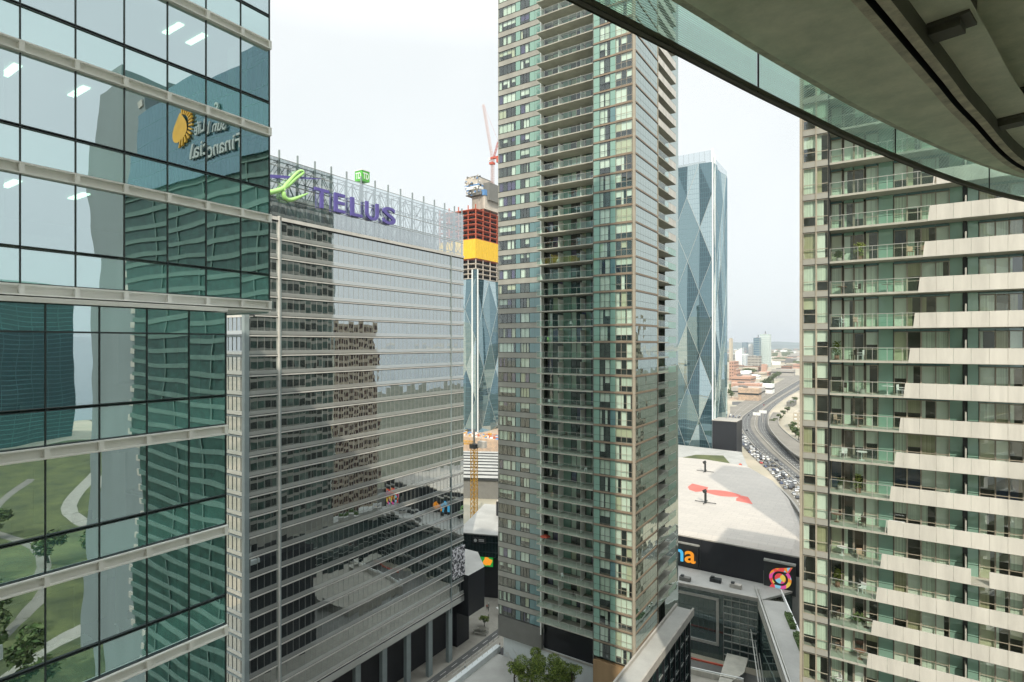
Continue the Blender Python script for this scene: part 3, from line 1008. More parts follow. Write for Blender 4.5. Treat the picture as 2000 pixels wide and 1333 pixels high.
# balconies: slab, glass guard, doors on the back wall
doors = MB()
dseg = [(-52.6, -51.5, 'g'), (-51.45, -50.4, 'w'), (-50.35, -49.4, 'w'), (-49.35, -47.7, 'p'), (-47.65, -46.6, 'w'), (-46.55, -45.6, 'w'), (-45.55, -44.7, 'w'), (-44.65, -43.7, 'p'), (-43.65, -41.7, 'w')]
for k in floors:
    zt = Z0T - FH * k
    sl_ = MB(); sl_.box(W, XB - .25, XC - .03, 88.92, YB, zt - .02, zt + .16, concrete)
    s = sl_.build("balcony", mt)
    g_ = MB()
    FG = FY(88.95)
    nn = 7
    for i in range(nn):
        a = XB - .2 + i * (XC - XB + .1) / nn
        g_.quad(FG, a + .03, a + (XC - XB + .1) / nn - .03, 0, zt + .2, zt + 1.2, guard_glass)
        g_.box(FG, a - .015, a + .015, -.03, .01, zt + .16, zt + 1.24, steel_rail)
    g_.box(FG, XB - .2, XC - .05, -.03, .02, zt + 1.2, zt + 1.24, steel_rail)
    g_.quad(Face(XB - .23, 0, 0, -1, -1, 0), -YB + 1.7, -88.98, 0, zt + .2, zt + 1.2, guard_glass)
    g = g_.build("railing", mt)
    g.parent = s
    zf = zt + .16
    for a, c, t in dseg:
        mm = rnd.choice(PAL_M)
        if t == 'p':
            doors.quad(FBk, a, c, 0, zf, zf + 2.6, green_panel)
        else:
            doors.quad(FBk, a, c, .03, zf, zf + 2.6, win_glass)
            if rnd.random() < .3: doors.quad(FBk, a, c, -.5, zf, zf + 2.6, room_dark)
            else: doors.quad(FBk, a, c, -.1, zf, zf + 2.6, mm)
        doors.box(FBk, a - .03, a + .03, 0, .07, zf, zf + 2.6, frame_dark if t == 'w' else grey_wall)
    # divider screens
    doors.box(W, -49.3, -49.24, 90.3, YB - .01, zf, zf + 2.1, white_band)
    doors.box(W, -44.9, -44.84, 90.5, YB - .01, zf, zf + 2.1, white_band)
kind(doors.build("balcony_door_rows", mt), "stuff")
# side balconies (recessed behind guards)
for k in floors:
    zt = Z0T - FH * k
    if k > 35: continue
    s_ = MB(); s_.box(W, -37.2, XD - .03, 99.92, 110.72, zt + .02, zt + .22, concrete)
    s = s_.build("balcony", mt)
    g_ = MB()
    solid = k < 5
    for j in range(7):
        a = 100.0 + j * 1.53
        if solid: g_.box(FSd, a, a + 1.49, -.05, 0, zt + .0, zt + 1.25, panel_white)
        elif j > 3: g_.box(FSd, a, a + 1.49, -.05, 0, zt + .0, zt + 1.25, panel_white if k < 12 else green_panel)
        else: g_.quad(FSd, a, a + 1.49, 0, zt + .2, zt + 1.25, guard_glass)
    g_.box(FSd, 100, 110.7, -.06, .01, zt + 1.26, zt + 1.31, steel_rail)
    g = g_.build("railing", mt); g.parent = s
b = MB()
for k in floors:
    zt = Z0T - FH * k
    for j in range(5):
        b.quad(FX(-37.15), 100.2 + j * 2.1, 102.2 + j * 2.1, 0, zt + .25, zt + 2.75, rnd.choice([win_glass, refl_glass, green_panel]) if False else rnd.choice([refl_glass, green_panel, room_mid]))
kind(b.build("side_door_rows", mt), "stuff")
b = MB()
b.box(FRt, XC, XD, -.8, .05, 32, 38.05, brown_wall); b.box(FSd, 88.56, 99.9, -.8, .04, 34, 38.05, grey_wall); b.box(FSd, 99.9, 111, -1.2, -.1, 34, 38.05, grey_wall)
b.box(FLt, XA, XB - .2, -.6, .03, 35.2, 38.2 + 1.0, grey_wall)
b.box(FLt, XB - .2, XC, -1.9, -.9, 33, 41.2, black_clad)
b.build("base_wall", mt)
b = MB(); b.box(W, -62, -41.6, 91.4, 92.2, 30, 35.2, white_wall); b.box(W, -62, -41.6, 91.2, 91.4, 34.9, 35.2, kerb_m)
b.box(W, -50.2, -49.0, 91.28, 91.42, 31.1, 33.9, frame_dark); b.box(W, -49.8, -49.3, 91.2, 91.26, 32.4, 33.2, sign_white)
b.build("terrace_wall", mt)

# podium of the middle tower
pd = thing("podium", (-50, 95, 0), "dark podium block with pale roof terraces under the middle tower", "podium")
b = MB()
b.box(W, -64, -34.2, 62, 111, 0, 31.0, black_clad)
b.box(W, -34.2, -31.0, 62, 110, 0, 40.2, dark_glass)
b.box(W, -41.5, -34.1, 62, 88.5, 31, 31.5, roof_white)
b.build("wall", pd)
b = MB(); b.box(W, -63.4, -41.6, 62, 91.3, 31.0, 31.15, roof_white); b.box(W, -34.0, -30.8, 62, 110.3, 40.2, 40.6, roof_white)
b.box(W, -34.0, -33.7, 62, 110.3, 40.6, 41.2, kerb_m); b.build("roof", pd)
b = MB(); b.box(W, -64.4, -63.4, 60, 92.4, 31.0, 32.2, white_wall); b.build("parapet", pd); b = MB(); b.box(W, -30.8, -30.5, 62, 110.5, 39.6, 41.0, kerb_m); b.build("parapet", pd)
b = MB()
for i in range(10):
    z = 4 + i * 3.6
    b.box(W, -30.95, -30.8, 64, 109, z, z + .25, steel_band)
for i in range(15):
    y = 66 + i * 3
    b.box(W, -30.95, -30.6, y, y + .3, 0, 39.4, black_clad)
b.build("louvre", pd)
b = MB()
for i in range(9): b.bar((-64.0 + 0, 92 - i * 1.6, 32.2), (-64.0, 92 - i * 1.6, 33.2), .03, steel_rail)
b.bar((-64.0, 92.2, 33.2), (-64.0, 78, 33.2), .03, steel_rail)
for i in range(4):
    b.bar((-62 + i * 2.6, 91.0, 31.2), (-60 + i * 2.6, 90.0, 33.0), .05, steel_rail); b.bar((-60 + i * 2.6, 90.0, 33.0), (-58.6 + i * 2.6, 89.4, 31.2), .05, steel_rail)
    b.bar((-62 + i * 2.6, 91.0, 33.2), (-59 + i * 2.6, 89.4, 31.9), .05, steel_rail)
b.build("terrace_railing", pd)

# ------------------------------------------------------------------ right residential tower
rt_ = thing("residential_tower", (10, 68, 0), "sunlit residential tower with pale guard panels filling the right side", "residential tower")
FR, FRb = FY(56.0), FY(57.6)
FHR = 2.844
ZR = [101.79 - FHR * k for k in range(-9, 22)]          # underside of each balcony slab
XR0, XR1, XR2, XRE = -5.95, -4.92, -3.95, 28.0
b = MB()
b.box(W, -5.9, XRE, 58.4, 80, 0, 129, room_mid); b.box(W, -5.9, -4.0, 57.0, 58.4, 0, 129, room_mid)
b.box(W, -6.2, -6.0, 56.0, 80, 0, 129, taupe); b.box(W, XRE, XRE + .2, 56.2, 80, 0, 129, taupe); b.box(W, -6.2, XRE + .2, 80, 80.3, 0, 129, taupe)
b.box(W, -6.1, XRE, 56.5, 80, 129, 129.6, roof_white)
b.build("core", rt_)
b = MB(); b.box(FR, -6.2, -5.97, 0, .08, 0, 129, taupe_frame); b.box(FR, XR1 - .04, XR1 + .04, -.05, .08, 0, 129, taupe_frame); b.box(W, XR2 - .06, XR2 + .06, 55.98, 57.5, 0, 129, frame_dark)
b.build("pier", rt_)
PAL_C = [curt_a, blind_white, curt_a, blind_white, curt_a, blind_white, room_dark, curt_b, blind_cream, curt_a]
rnd = random.Random(5)
wu = []; gp = []; furniture_spots = []
bw = [(-3.87, -3.06, 'w'), (-2.9, -2.2, 'd'), (-2.11, -1.41, 'd'), (-1.26, -.4, 'w'), (-.33, .69, 'p'), (.75, 1.63, 'w'), (1.68, 2.58, 'w'), (2.62, 3.56, 'w'), (3.58, 4.45, 'w'), (4.48, 5.31, 'p'),
      (5.63, 6.29, 'p'), (6.35, 7.29, 'w'), (7.32, 8.11, 'w'), (8.14, 8.94, 'w'), (9.0, 9.9, 'w'), (9.95, 10.9, 'p')]
more = []
x = 11.0
while x < 27:
    more.append((x, x + .9, 'w' if int(x) % 4 else 'p')); x += .95
for k, zs in enumerate(ZR):
    vis = 60 < zs < 118
    zf = zs + .18
    # end bay bands and windows
    e = MB()
    e.box(FR, XR0, XR2 - .06, -.8, .02, zs + .02, zs + .5, taupe)
    e.box(FR, XR0, XR2 - .06, .02, .05, zs - .02, zs + .02, frame_dark)
    e.build("floor_band", rt_)
    for a, c in ((XR0 + .02, XR1 - .04), (XR1 + .04, XR2 - .06)):
        wu.append(window_unit(FR, a, c, zs + .52, zs + FHR - .04, -.02, 1, rnd, taupe_frame, PAL_C, .82))
    # slab
    s_ = MB(); s_.box(W, XR2 + .06, XRE, 56.0, 58.3, zs, zf, concrete); s = s_.build("balcony", rt_)
    xs_ = -1.08 + (zs - 64.6) / 38.4 * 4.31         # where glass guard changes to opaque panels
    g_ = MB()
    x = XR2 + .1
    while x < xs_ - .2:
        c = min(x + 1.03, xs_ - .06)
        g_.quad(FR, x + .03, c - .03, -.03, zs + .14, zs + 1.23, guard_glass)
        g_.box(FR, x - .015, x + .015, -.06, .02, zs + .02, zs + 1.26, steel_rail)
        x = c
    g_.box(FR, XR2 + .1, xs_ - .02, -.05, .01, zs + 1.23, zs + 1.27, steel_rail)
    if vis or k % 1 == 0:
        x = xs_
        first = True
        step = 1.08
        nx = math.ceil((xs_ - .28) / step) * step + .28
        lastx = XRE
        gapx = (5.45, 6.55) if k == 19 else None
        while x < lastx:
            c = min(nx, lastx)
            if not (gapx and x > 4.9 and x < 6.0):
                mb0 = len(g_.v)
                g_.box(FR, x + .008, c - .008, -.05, 0.03, zs + .03, zs + 1.25, panel_white)
                if first:                            # slanted leading edge
                    for q in range(mb0, mb0 + 4):
                        vv = g_.v[q]
                        if vv[0] < x + .1: g_.v[q] = (vv[0] - .13, vv[1], vv[2])
            elif gapx:
                g = g_.build("railing", rt_); g.parent = s; g_ = MB()
            first = False
            x = c; nx += step
    g = g_.build("railing", rt_); g.parent = s
    # back wall
    z1 = zs + FHR - .02
    for a, c, t in bw + (more if vis else more):
        if t == 'p':
            gp.append((FRb, a, c, zf, zf + .9, green_panel)); gp.append((FRb, a, c, zf + .94, z1, green_panel))
        elif t == 'd':
            wu.append(window_unit(FRb, a, c, zf, z1 - .3, 0, 1, rnd, taupe_frame, [room_dark, room_wood, room_mid, curt_a, blind_white, curt_a, blind_white], None))
            gp.append((FRb, a, c, z1 - .28, z1, green_panel))
        else:
            wu.append(window_unit(FRb, a, c, zf, z1 - .22, 0, 1, rnd, taupe_frame, PAL_C + ([curt_c] if k % 7 == 3 else []), .95))
            gp.append((FRb, a, c, z1 - .2, z1, blue_panel))
    gp.append(None)
b = MB()
zz = list(ZR)
for q in gp:
    if q:
        F, a, c, z0, z1, mm = q
        b.quad(F, a, c, -.02, z0, z1, mm)
kind(b.build("panel_rows", rt_), "stuff")
units_to_parts(wu, "window", rt_)
b = MB()
for zs in ZR:
    for x in (5.4, 16.2):
        b.box(W, x, x + .07, 56.7, 57.55, zs + .18, zs + 1.9, panel_white)
        b.box(W, x - .07, x + .16, 57.5, 57.6, zs + .18, zs + FHR, frame_dark)
b.build("divider", rt_)

# ------------------------------------------------------------------ the viewer's own building: curved balcony overhead
stone_pale = matte("pale_stone", (.5, .45, .36), .85, .1, .3)
own = thing("curved_tower", (10, -10, 0), "the curved tower the view is taken from, its concrete balcony and glass guard overhead", "residential tower")
gw = matte("greenish_concrete", (.87, .86, .68), .85, .12, 1.6, bump=.35, fine=14, col2=(.62, .66, .50))
edge_c = matte("chipped_edge_concrete", (.72, .66, .5), .85, .2, 4, bump=.6, fine=30)
beam_m = matte("dark_beam_paint", (.15, .15, .12), .7, .15, 1)
frit_m, fn_, fl_ = newmat("fritted_glass")
g = fn_.new("ShaderNodeNewGeometry"); sep = fn_.new("ShaderNodeSeparateXYZ"); fl_.new(g.outputs['Position'], sep.inputs[0])
dv = fn_.new("ShaderNodeMath"); dv.operation = 'MULTIPLY'; fl_.new(sep.outputs[2], dv.inputs[0]); dv.inputs[1].default_value = 48
fc = fn_.new("ShaderNodeMath"); fc.operation = 'FRACT'; fl_.new(dv.outputs[0], fc.inputs[0])
lt_ = fn_.new("ShaderNodeMath"); lt_.operation = 'LESS_THAN'; fl_.new(fc.outputs[0], lt_.inputs[0]); lt_.inputs[1].default_value = .55
tr_ = fn_.new("ShaderNodeBsdfTransparent"); tr_.inputs[0].default_value = (.62, .84, .76, 1)
df_ = fn_.new("ShaderNodeBsdfTranslucent"); df_.inputs[0].default_value = (.62, .8, .72, 1)
dd_ = fn_.new("ShaderNodeBsdfDiffuse"); dd_.inputs[0].default_value = (.62, .8, .72, 1)
md = fn_.new("ShaderNodeMixShader"); md.inputs[0].default_value = .4; fl_.new(df_.outputs[0], md.inputs[1]); fl_.new(dd_.outputs[0], md.inputs[2])
ma = fn_.new("ShaderNodeMath"); ma.operation = 'MULTIPLY'; fl_.new(lt_.outputs[0], ma.inputs[0]); ma.inputs[1].default_value = .85
m1 = fn_.new("ShaderNodeMixShader"); fl_.new(ma.outputs[0], m1.inputs[0]); fl_.new(tr_.outputs[0], m1.inputs[1]); fl_.new(md.outputs[0], m1.inputs[2])
gg_ = fn_.new("ShaderNodeBsdfGlossy"); gg_.inputs['Roughness'].default_value = .02; gg_.inputs[0].default_value = (.9, 1, .96, 1)
m2 = fn_.new("ShaderNodeMixShader"); m2.inputs[0].default_value = .12; fl_.new(m1.outputs[0], m2.inputs[1]); fl_.new(gg_.outputs[0], m2.inputs[2])
oo = fn_.new("ShaderNodeOutputMaterial"); fl_.new(m2.outputs[0], oo.inputs[0])

edge = resample([(-3.4, -3.5), (-2.95, .5), (-2.3, 2.8), (-1.9, 3.98), (-1.59, 4.86), (-1.14, 6.2), (-.75, 7.29), (-.19, 8.8), (.96, 11.5), (2.25, 13.95), (4.2, 16.6), (7.5, 19), (11, 19.6)], 90)
groove = resample([(-1.9, -3.5), (-1.45, 0.5), (-.95, 2.8), (-.5, 4.4), (-.09, 5.84), (.23, 6.99), (.52, 8.03), (.96, 9.58), (2.08, 13.0), (3.8, 15.4), (7.5, 17.6), (11, 18.2)], 90)


def offs(pts, d):
    out = []
    for i, p in enumerate(pts):
        a = pts[max(i - 1, 0)]; c = pts[min(i + 1, len(pts) - 1)]
        L = math.hypot(c[0] - a[0], c[1] - a[1])
        out.append((p[0] + (c[1] - a[1]) / L * d, p[1] - (c[0] - a[0]) / L * d))
    return out


def ribbon(mb, A, B, zA, zB, mat):
    for i in range(len(A) - 1):
        mb.poly([(A[i][0], A[i][1], zA), (A[i + 1][0], A[i + 1][1], zA), (B[i + 1][0], B[i + 1][1], zB), (B[i][0], B[i][1], zB)], mat)


ZS = H + 3.0
b = MB()
ribbon(b, offs(edge, .10), offs(groove, -.10), ZS, ZS, gw)                 # outer soffit
ribbon(b, edge, offs(edge, .10), ZS + .03, ZS, edge_c)
ribbon(b, edge, edge, ZS + .03, ZS + .2, gw)
ribbon(b, edge, offs(groove, .5), ZS + .2, ZS + .2, gw)
b.build("balcony_slab", own)
b = MB()
ribbon(b, offs(groove, -.10), offs(groove, -.10), ZS, ZS - .03, edge_c)
ribbon(b, offs(groove, -.10), offs(groove, -.02), ZS - .03, ZS - .03, edge_c)
ribbon(b, offs(groove, -.02), offs(groove, -.02), ZS - .03, ZS + .15, dark_gap)
ribbon(b, offs(groove, -.02), offs(groove, .03), ZS + .15, ZS + .15, dark_gap)
ribbon(b, offs(groove, .03), offs(groove, .03), ZS + .15, ZS - .01, dark_gap)
ribbon(b, offs(groove, .03), offs(groove, .12), ZS - .01, ZS - .01, edge_c)
b.build("drip_groove", own)
b = MB()
ribbon(b, offs(groove, .12), offs(groove, .12), ZS - .01, ZS + .55, beam_m)
b.build("edge_beam", own)
b = MB()
inn_ = [(24, -3.5 + 22 * i / 89) for i in range(90)]
ribbon(b, offs(groove, .12), inn_, ZS + .55, ZS + .55, gw)
ribbon(b, offs(groove, .12), inn_, ZS + .75, ZS + .75, gw)
b.build("inner_soffit", own)
for yy_ in (-.2, 3.4, 7.1, 10.7, 14.2):
    k_ = min(range(2, 88), key=lambda q: abs(groove[q][1] - yy_))
    p, q, q0 = offs(groove, .125)[k_], groove[k_ + 1], groove[k_ - 1]
    L = math.hypot(q[0] - q0[0], q[1] - q0[1]); tx, ty = (q[0] - q0[0]) / L, (q[1] - q0[1]) / L
    FB = Face(p[0], p[1], tx, ty, ty, -tx)
    b = MB(); b.box(FB, -.17, .17, .0, .34, ZS + .17, ZS + .54, beam_m); b.box(FB, -.12, .12, .0, .26, ZS + .10, ZS + .17, beam_m); b.box(FB, -.2, .2, .0, .38, ZS + .50, ZS + .549, beam_m)
    b.build("bracket", own)
# glass guard outside the slab edge
go = offs(edge, -.05)
gi = [i for i in range(90)]
seams = [8, 20, 31, 42, 52, 61, 70, 80]
st = 0
for e_ in seams + [89]:
    b = MB()
    seg = go[st:e_ + 1]
    k = 0
    for i in range(len(seg) - 1):
        a, c = seg[i], seg[i + 1]
        if i == len(seg) - 2:
            c = (a[0] + (c[0] - a[0]) * .93, a[1] + (c[1] - a[1]) * .93)
        b.poly([(a[0], a[1], ZS - .33), (c[0], c[1], ZS - .33), (c[0], c[1], ZS + .85), (a[0], a[1], ZS + .85)], frit_m)
    b.build("guard_glass", own)
    st = e_
b = MB()
ribbon(b, offs(edge, -.075), offs(edge, -.03), ZS - .355, ZS - .355, beam_m)
ribbon(b, offs(edge, -.09), offs(edge, -.09), ZS - .36, ZS - .31, beam_m)
ribbon(b, offs(edge, -.01), offs(edge, -.01), ZS - .36, ZS - .31, beam_m)
ribbon(b, offs(edge, -.09), offs(edge, -.01), ZS - .31, ZS - .31, beam_m)
for e_ in seams:
    p = go[e_]
    b.bar((p[0], p[1], ZS - .33), (p[0], p[1], ZS + .85), .012, td_green if False else frame_dark)
b.build("guard_rail", own)
# body of the tower beside and behind the camera
b = MB()
foot = [(8.2, -4), (8.4, 6), (8.8, 12), (9.6, 14), (12, 12), (13, 4), (17, -4), (17, -30), (-12, -30), (-12, -5)]
foot = foot[::-1]
a_ = sum(foot[i][0] * foot[(i + 1) % 10][1] - foot[(i + 1) % 10][0] * foot[i][1] for i in range(10))
if a_ < 0: foot = foot[::-1]
b.prism(foot, 0, 197, glass("pale_curtain_wall", .2, (.62, .58, .46), False, (.95, .97, .95), .006, .004, .3), roof_white)
b.build("wall", own)
b = MB()
for k in range(66):
    z = 2.9 * k + 1.2
    if abs(z - H) < 3.4: continue
    big = [(p[0] * 1.0 + (0.35 if p[0] > 8 else -.35), p[1] + (.3 if p[1] > 0 else -.3)) for p in foot]
    b.prism(big, z, z + 1.2, white_band)
kind(b.build("floor_band_rows", own), "stuff")

# ------------------------------------------------------------------ neighbours across the street (seen mirrored in the glass)
def block(name, label, x0, x1, y0, y1, z1, wallm, winm, fh=3.2, bandh=1.2, cat="building", z0=0, group=None, pitch=3.0):
    t = thing(name, ((x0 + x1) / 2, (y0 + y1) / 2, z0), label, cat, group)
    b = MB(); b.box(W, x0 + .3, x1 - .3, y0 + .3, y1 - .3, z0, z1, winm); b.build("window_wall", t)
    b = MB()
    z = z0 + fh - bandh
    while z < z1:
        b.box(W, x0, x1, y0, y1, z, min(z + bandh, z1 + .5), wallm); z += fh
    n = int((x1 - x0) / pitch)
    for i in range(1, n):
        x = x0 + .1 + i * (x1 - x0 - .5) / max(n, 1)
        b.box(W, x, x + .35, y0 + .08, y1 - .08, z0, z1 - .1, wallm)
    n = int((y1 - y0) / pitch)
    for i in range(1, n):
        y = y0 + .1 + i * (y1 - y0 - .5) / max(n, 1)
        b.box(W, x0 + .08, x1 - .08, y, y + .35, z0, z1 - .1, wallm)
    b.build("wall", t)
    return t


tan_band = matte("tan_spandrel", (.46, .39, .3), .8, .1, .3)
brown_win = matte("brown_window", (.10, .045, .035), .6, .4, .5)
brick_brown = matte("brown_brick", (.26, .15, .1), .85, .15, .5)
stone_pale = matte("pale_stone", (.5, .45, .36), .85, .1, .3)
sunt = block("office_tower", "blue glass topped tower with a sun emblem sign, mirrored in the left tower's glass", 30, 92, 58, 84, 141, matte("grey_green_concrete", (.10, .165, .145), .8, .1, .3), matte("deep_green_window", (.022, .07, .06), .5, .3, .6), 3.1, .9, "office building", pitch=13)
b = MB(); b.box(W, 29.5, 92.5, 57.4, 84.5, 124, 143, cib_glass[0]); b.build("crown", sunt)
SF = FY(57.4)
pale_letter = matte("pale_letter", (.35, .38, .37), .6, .05)
b = MB()
add_text(b, SF, 52.5, 132, .3, 9, 2.6, .3, "Sun Life", pale_letter)
add_text(b, SF, 47, 128, .3, 15, 2.6, .3, "Financial", pale_letter)
b.build("letters", sunt)
b = MB()
for i in range(14):
    t = math.pi * (.5 + i / 13)
    b.bar(SF.p(66 + 2.6 * math.cos(-t), .35, 135 + 2.6 * math.sin(t)), SF.p(66 + 4 * math.cos(-t), .35, 135 + 4 * math.sin(t)), .25, crane_yellow)
pts = []
for i in range(20):
    t = 2 * math.pi * i / 20
    pts.append(SF.p(66.8 + 2.6 * math.cos(t) * (1 if math.sin(t) < 0 else 1 - .8 * math.sin(t) ** 2), .4, 134.6 + (2.4 if math.sin(t) < 0 else 3.6) * math.sin(t)))
b.poly(pts, crane_yellow)
b.build("emblem", sunt)
gray_t = matte("grey_slab_tower", (.19, .225, .23), .8, .08, .1, streak=True)
tw = thing("slab_tower", (106, 70, 0), "plain grey slab tower with a strip of windows, mirrored in the left tower's glass", "building")
b = MB(); b.box(W, 94, 118, 60, 84, 0, 154, gray_t); b.build("wall", tw)
b = MB()
for i in range(48): b.box(W, 94.6, 97.0, 59.7, 60.0, 4 + i * 3.1, 5.3 + i * 3.1, kerb_m)
kind(b.build("window_rows", tw), "stuff")
low_dark = matte("dark_low_rise", (.07, .075, .07), .85, .2, .3)
mir_band = matte("grey_green_band", (.2, .24, .22), .8, .1, .3)
block("residential_tower", "tall grey banded tower standing behind the right tower, mirrored in the silver glass", 27, 54, 122, 151, 176, taupe, dark_glass, 2.9, 1.1, pitch=5)
for i_, (nm_, x0_, x1_, y0_, y1_, z1_) in enumerate((("street side", -58, -20, 18, 55, 26), ("corner", -16, 30, 18, 54, 22), ("rear", -9, 60, 82, 118, 27))):
    block("low_block", "dark low rise block on the %s below the towers, mirrored in the silver glass" % nm_, x0_, x1_, y0_, y1_, z1_, low_dark, room_dark, 3.6, 1.2, pitch=4)
block("brown_office_block", "tan office block with brown ribbon windows, mirrored in the silver tower's glass", 8, 40, 172, 205, 102, tan_band, brown_win, 3.4, 1.3, pitch=1.7)
block("teal_office_block", "teal glass block far across the park lawn, mirrored in glass", 520, 560, 90, 196, 117, matte("teal_panel", (.07, .2, .21), .5, .2, .05), matte("teal_dark_window", (.01, .07, .08), .4, .2), 3.6, .7, pitch=9)

# ------------------------------------------------------------------ arena
ar = thing("arena", (-60, 245, 0), "sports arena with a huge pale roof, black front wall and coloured letters", "arena")
back = [(-20.3, 183.5), (-21.2, 200), (-24.6, 219.2), (-31.6, 249.5), (-41.6, 278.2), (-57.2, 303.6), (-78.4, 309), (-105, 306), (-128, 290), (-128, 183.5)]
b = MB(); b.prism(back, 0, 29.6, black_clad); b.build("wall", ar)
rn, rl2 = roof_arena.node_tree.nodes, roof_arena.node_tree.links
pb_ = [q for q in rn if q.type == 'BSDF_PRINCIPLED'][0]; rc_ = [q for q in rn if q.type == 'VALTORGB'][0]
gq = rn.new("ShaderNodeNewGeometry"); bk = rn.new("ShaderNodeTexBrick"); bk.offset = .5
bk.inputs['Scale'].default_value = .11; bk.inputs['Mortar Size'].default_value = .006; bk.inputs['Color1'].default_value = (1, 1, 1, 1); bk.inputs['Color2'].default_value = (.93, .93, .94, 1); bk.inputs['Mortar'].default_value = (.72, .72, .74, 1)
rl2.new(gq.outputs['Position'], bk.inputs['Vector'])
mmx = rn.new("ShaderNodeMixRGB"); mmx.blend_type = 'MULTIPLY'; mmx.inputs[0].default_value = 1
rl2.new(rc_.outputs[0], mmx.inputs[1]); rl2.new(bk.outputs['Color'], mmx.inputs[2]); rl2.new(mmx.outputs[0], pb_.inputs['Base Color'])
b = MB(); ins_ = [(p[0] * .955 - 3.0, p[1] * .955 + 10.6) for p in back]
n = len(back)
for i in range(n):
    j = (i + 1) % n
    b.poly([(back[i][0], back[i][1], 30.0), (back[j][0], back[j][1], 30.0), (ins_[j][0], ins_[j][1], 30.9), (ins_[i][0], ins_[i][1], 30.9)], roof_arena)
    b.poly([(back[i][0], back[i][1], 29.6), (back[j][0], back[j][1], 29.6), (back[j][0], back[j][1], 30.0), (back[i][0], back[i][1], 30.0)], kerb_m)
b.poly([(x, y, 30.9) for x, y in ins_], roof_arena)
b.build("roof", ar)
ledge = resample([(-16.5, 183), (-17.5, 200), (-21, 219.2), (-28, 250), (-38, 280), (-52, 305)], 20)
b = MB()
b.prism(ledge + [(-53, 300), (-60, 285), (-34, 230), (-30, 183)], 0, 24, roof_white)
wall_along(b, ledge, .8, 24, 26, kerb_m)
b.build("side_terrace", ar)
logo = matte("faded_red_print", (.60, .15, .12), .8, .08, .1)
b = MB()
def patch(pts): b.poly([(x, y, 30.915) for x, y in pts], logo)
patch([(-69.8, 249.9), (-62.2, 247.0), (-61.4, 240.5), (-64.5, 236.5), (-67.8, 238.5), (-69.8, 243)])
top_ = [(-62 + i * 1.75, 240.6 + 4.2 * math.sin(math.pi * (i / 8) * .8 + .4)) for i in range(9)]
bot_ = [(-61.6 + i * 1.72, 238.6 - 3.0 * math.sin(math.pi * i / 8)) for i in range(9)]
patch(top_ + bot_[::-1])
patch([(-47.6, 241.0), (-45.0, 240.0), (-41.5, 230.2), (-47.9, 231.8), (-48.6, 236)])
b.build("roof_print", ar)
for (x, y) in ((-71, 276), (-57, 222)):
    b = MB(); b.bar((x, y, 30.9), (x, y, 35), .5, frame_dark, 6); b.bar((x - 4, y, 31.3), (x + 4, y, 31.3), .15, frame_dark); b.bar((x, y - 3, 31.3), (x, y + 3, 31.3), .15, frame_dark)
    b.bar((x, y, 35), (x - .6, y, 36), .8, frame_dark, 6); b.build("roof_vent", ar)
FA = FY(183.45)
b = MB(); b.box(FA, -74, -49.2, 0, .5, 20.3, 27.5, frame_dark); b.box(FA, -74, -48.8, 0, .9, 27.5, 27.9, steel_rail)
b.box(FA, -49.0, -48.7, 0, .2, 19, 29.5, frame_dark); b.box(FA, -41, -31, 0, .25, 24.2, 29.0, grey_wall) if False else None
b.build("sign_board", ar)
arn = bpy.data.objects.new("sign", None); COL.objects.link(arn); arn.parent = ar; arn.location = (0, 0, 0); arn["_o"] = ar["_o"]
for txt, x0, w_, h_, mm in (("a", -73.6, 3.3, 3.7, glow_orange), ("r", -69.6, 2.2, 3.7, crane_red), ("e", -66.8, 3.4, 3.7, leaf_sign), ("n", -56.9, 3.0, 3.7, glow_cyan), ("a", -53.4, 3.4, 3.7, glow_orange)):
    b = MB(); add_text(b, FA, x0, 21.8, .8, w_, h_, .4, txt, mm); o = b.build("letter", ar); o.parent = arn
# coloured emblem board
eb = thing("emblem_board", (-25, 183, 18), "tilted black board with a rainbow coloured letter S and ball emblem on the arena wall", "sign")
b = MB(); b.box(FA, -29.8, -21.2, .4, 1.2, 18.6, 27.4, frame_dark); b.box(FA, -29.8, -21.2, .3, 1.6, 27.4, 27.9, steel_rail); b.build("board", eb)
patchm, pn, pl = newmat("rainbow_patchwork")
g = pn.new("ShaderNodeNewGeometry"); vo = pn.new("ShaderNodeTexVoronoi"); vo.inputs['Scale'].default_value = .75; pl.new(g.outputs['Position'], vo.inputs['Vector'])
sh = pn.new("ShaderNodeSeparateColor"); pl.new(vo.outputs['Color'], sh.inputs[0])
cr = pn.new("ShaderNodeValToRGB"); cr.color_ramp.interpolation = 'CONSTANT'
for i, (ps, cc) in enumerate(((0, (.75, .08, .08)), (.3, (.85, .3, .04)), (.5, (.75, .1, .35)), (.65, (.25, .6, .75)), (.8, (.8, .6, .1)))):
    if i < 2: cr.color_ramp.elements[i].position = ps; cr.color_ramp.elements[i].color = rgba(cc)
    else:
        e_ = cr.color_ramp.elements.new(ps); e_.color = rgba(cc)
pl.new(sh.outputs[0], cr.inputs[0])
pe = pn.new("ShaderNodeEmission"); pe.inputs[1].default_value = .85; pl.new(cr.outputs[0], pe.inputs[0])
po = pn.new("ShaderNodeOutputMaterial"); pl.new(pe.outputs[0], po.inputs[0])
b = MB()
cx, cz = -25.3, 23.0
b.poly([FA.p(cx + 1.5 * math.cos(2 * math.pi * i / 24), 1.3, cz + 1.5 * math.sin(2 * math.pi * i / 24)) for i in range(24)], patchm)
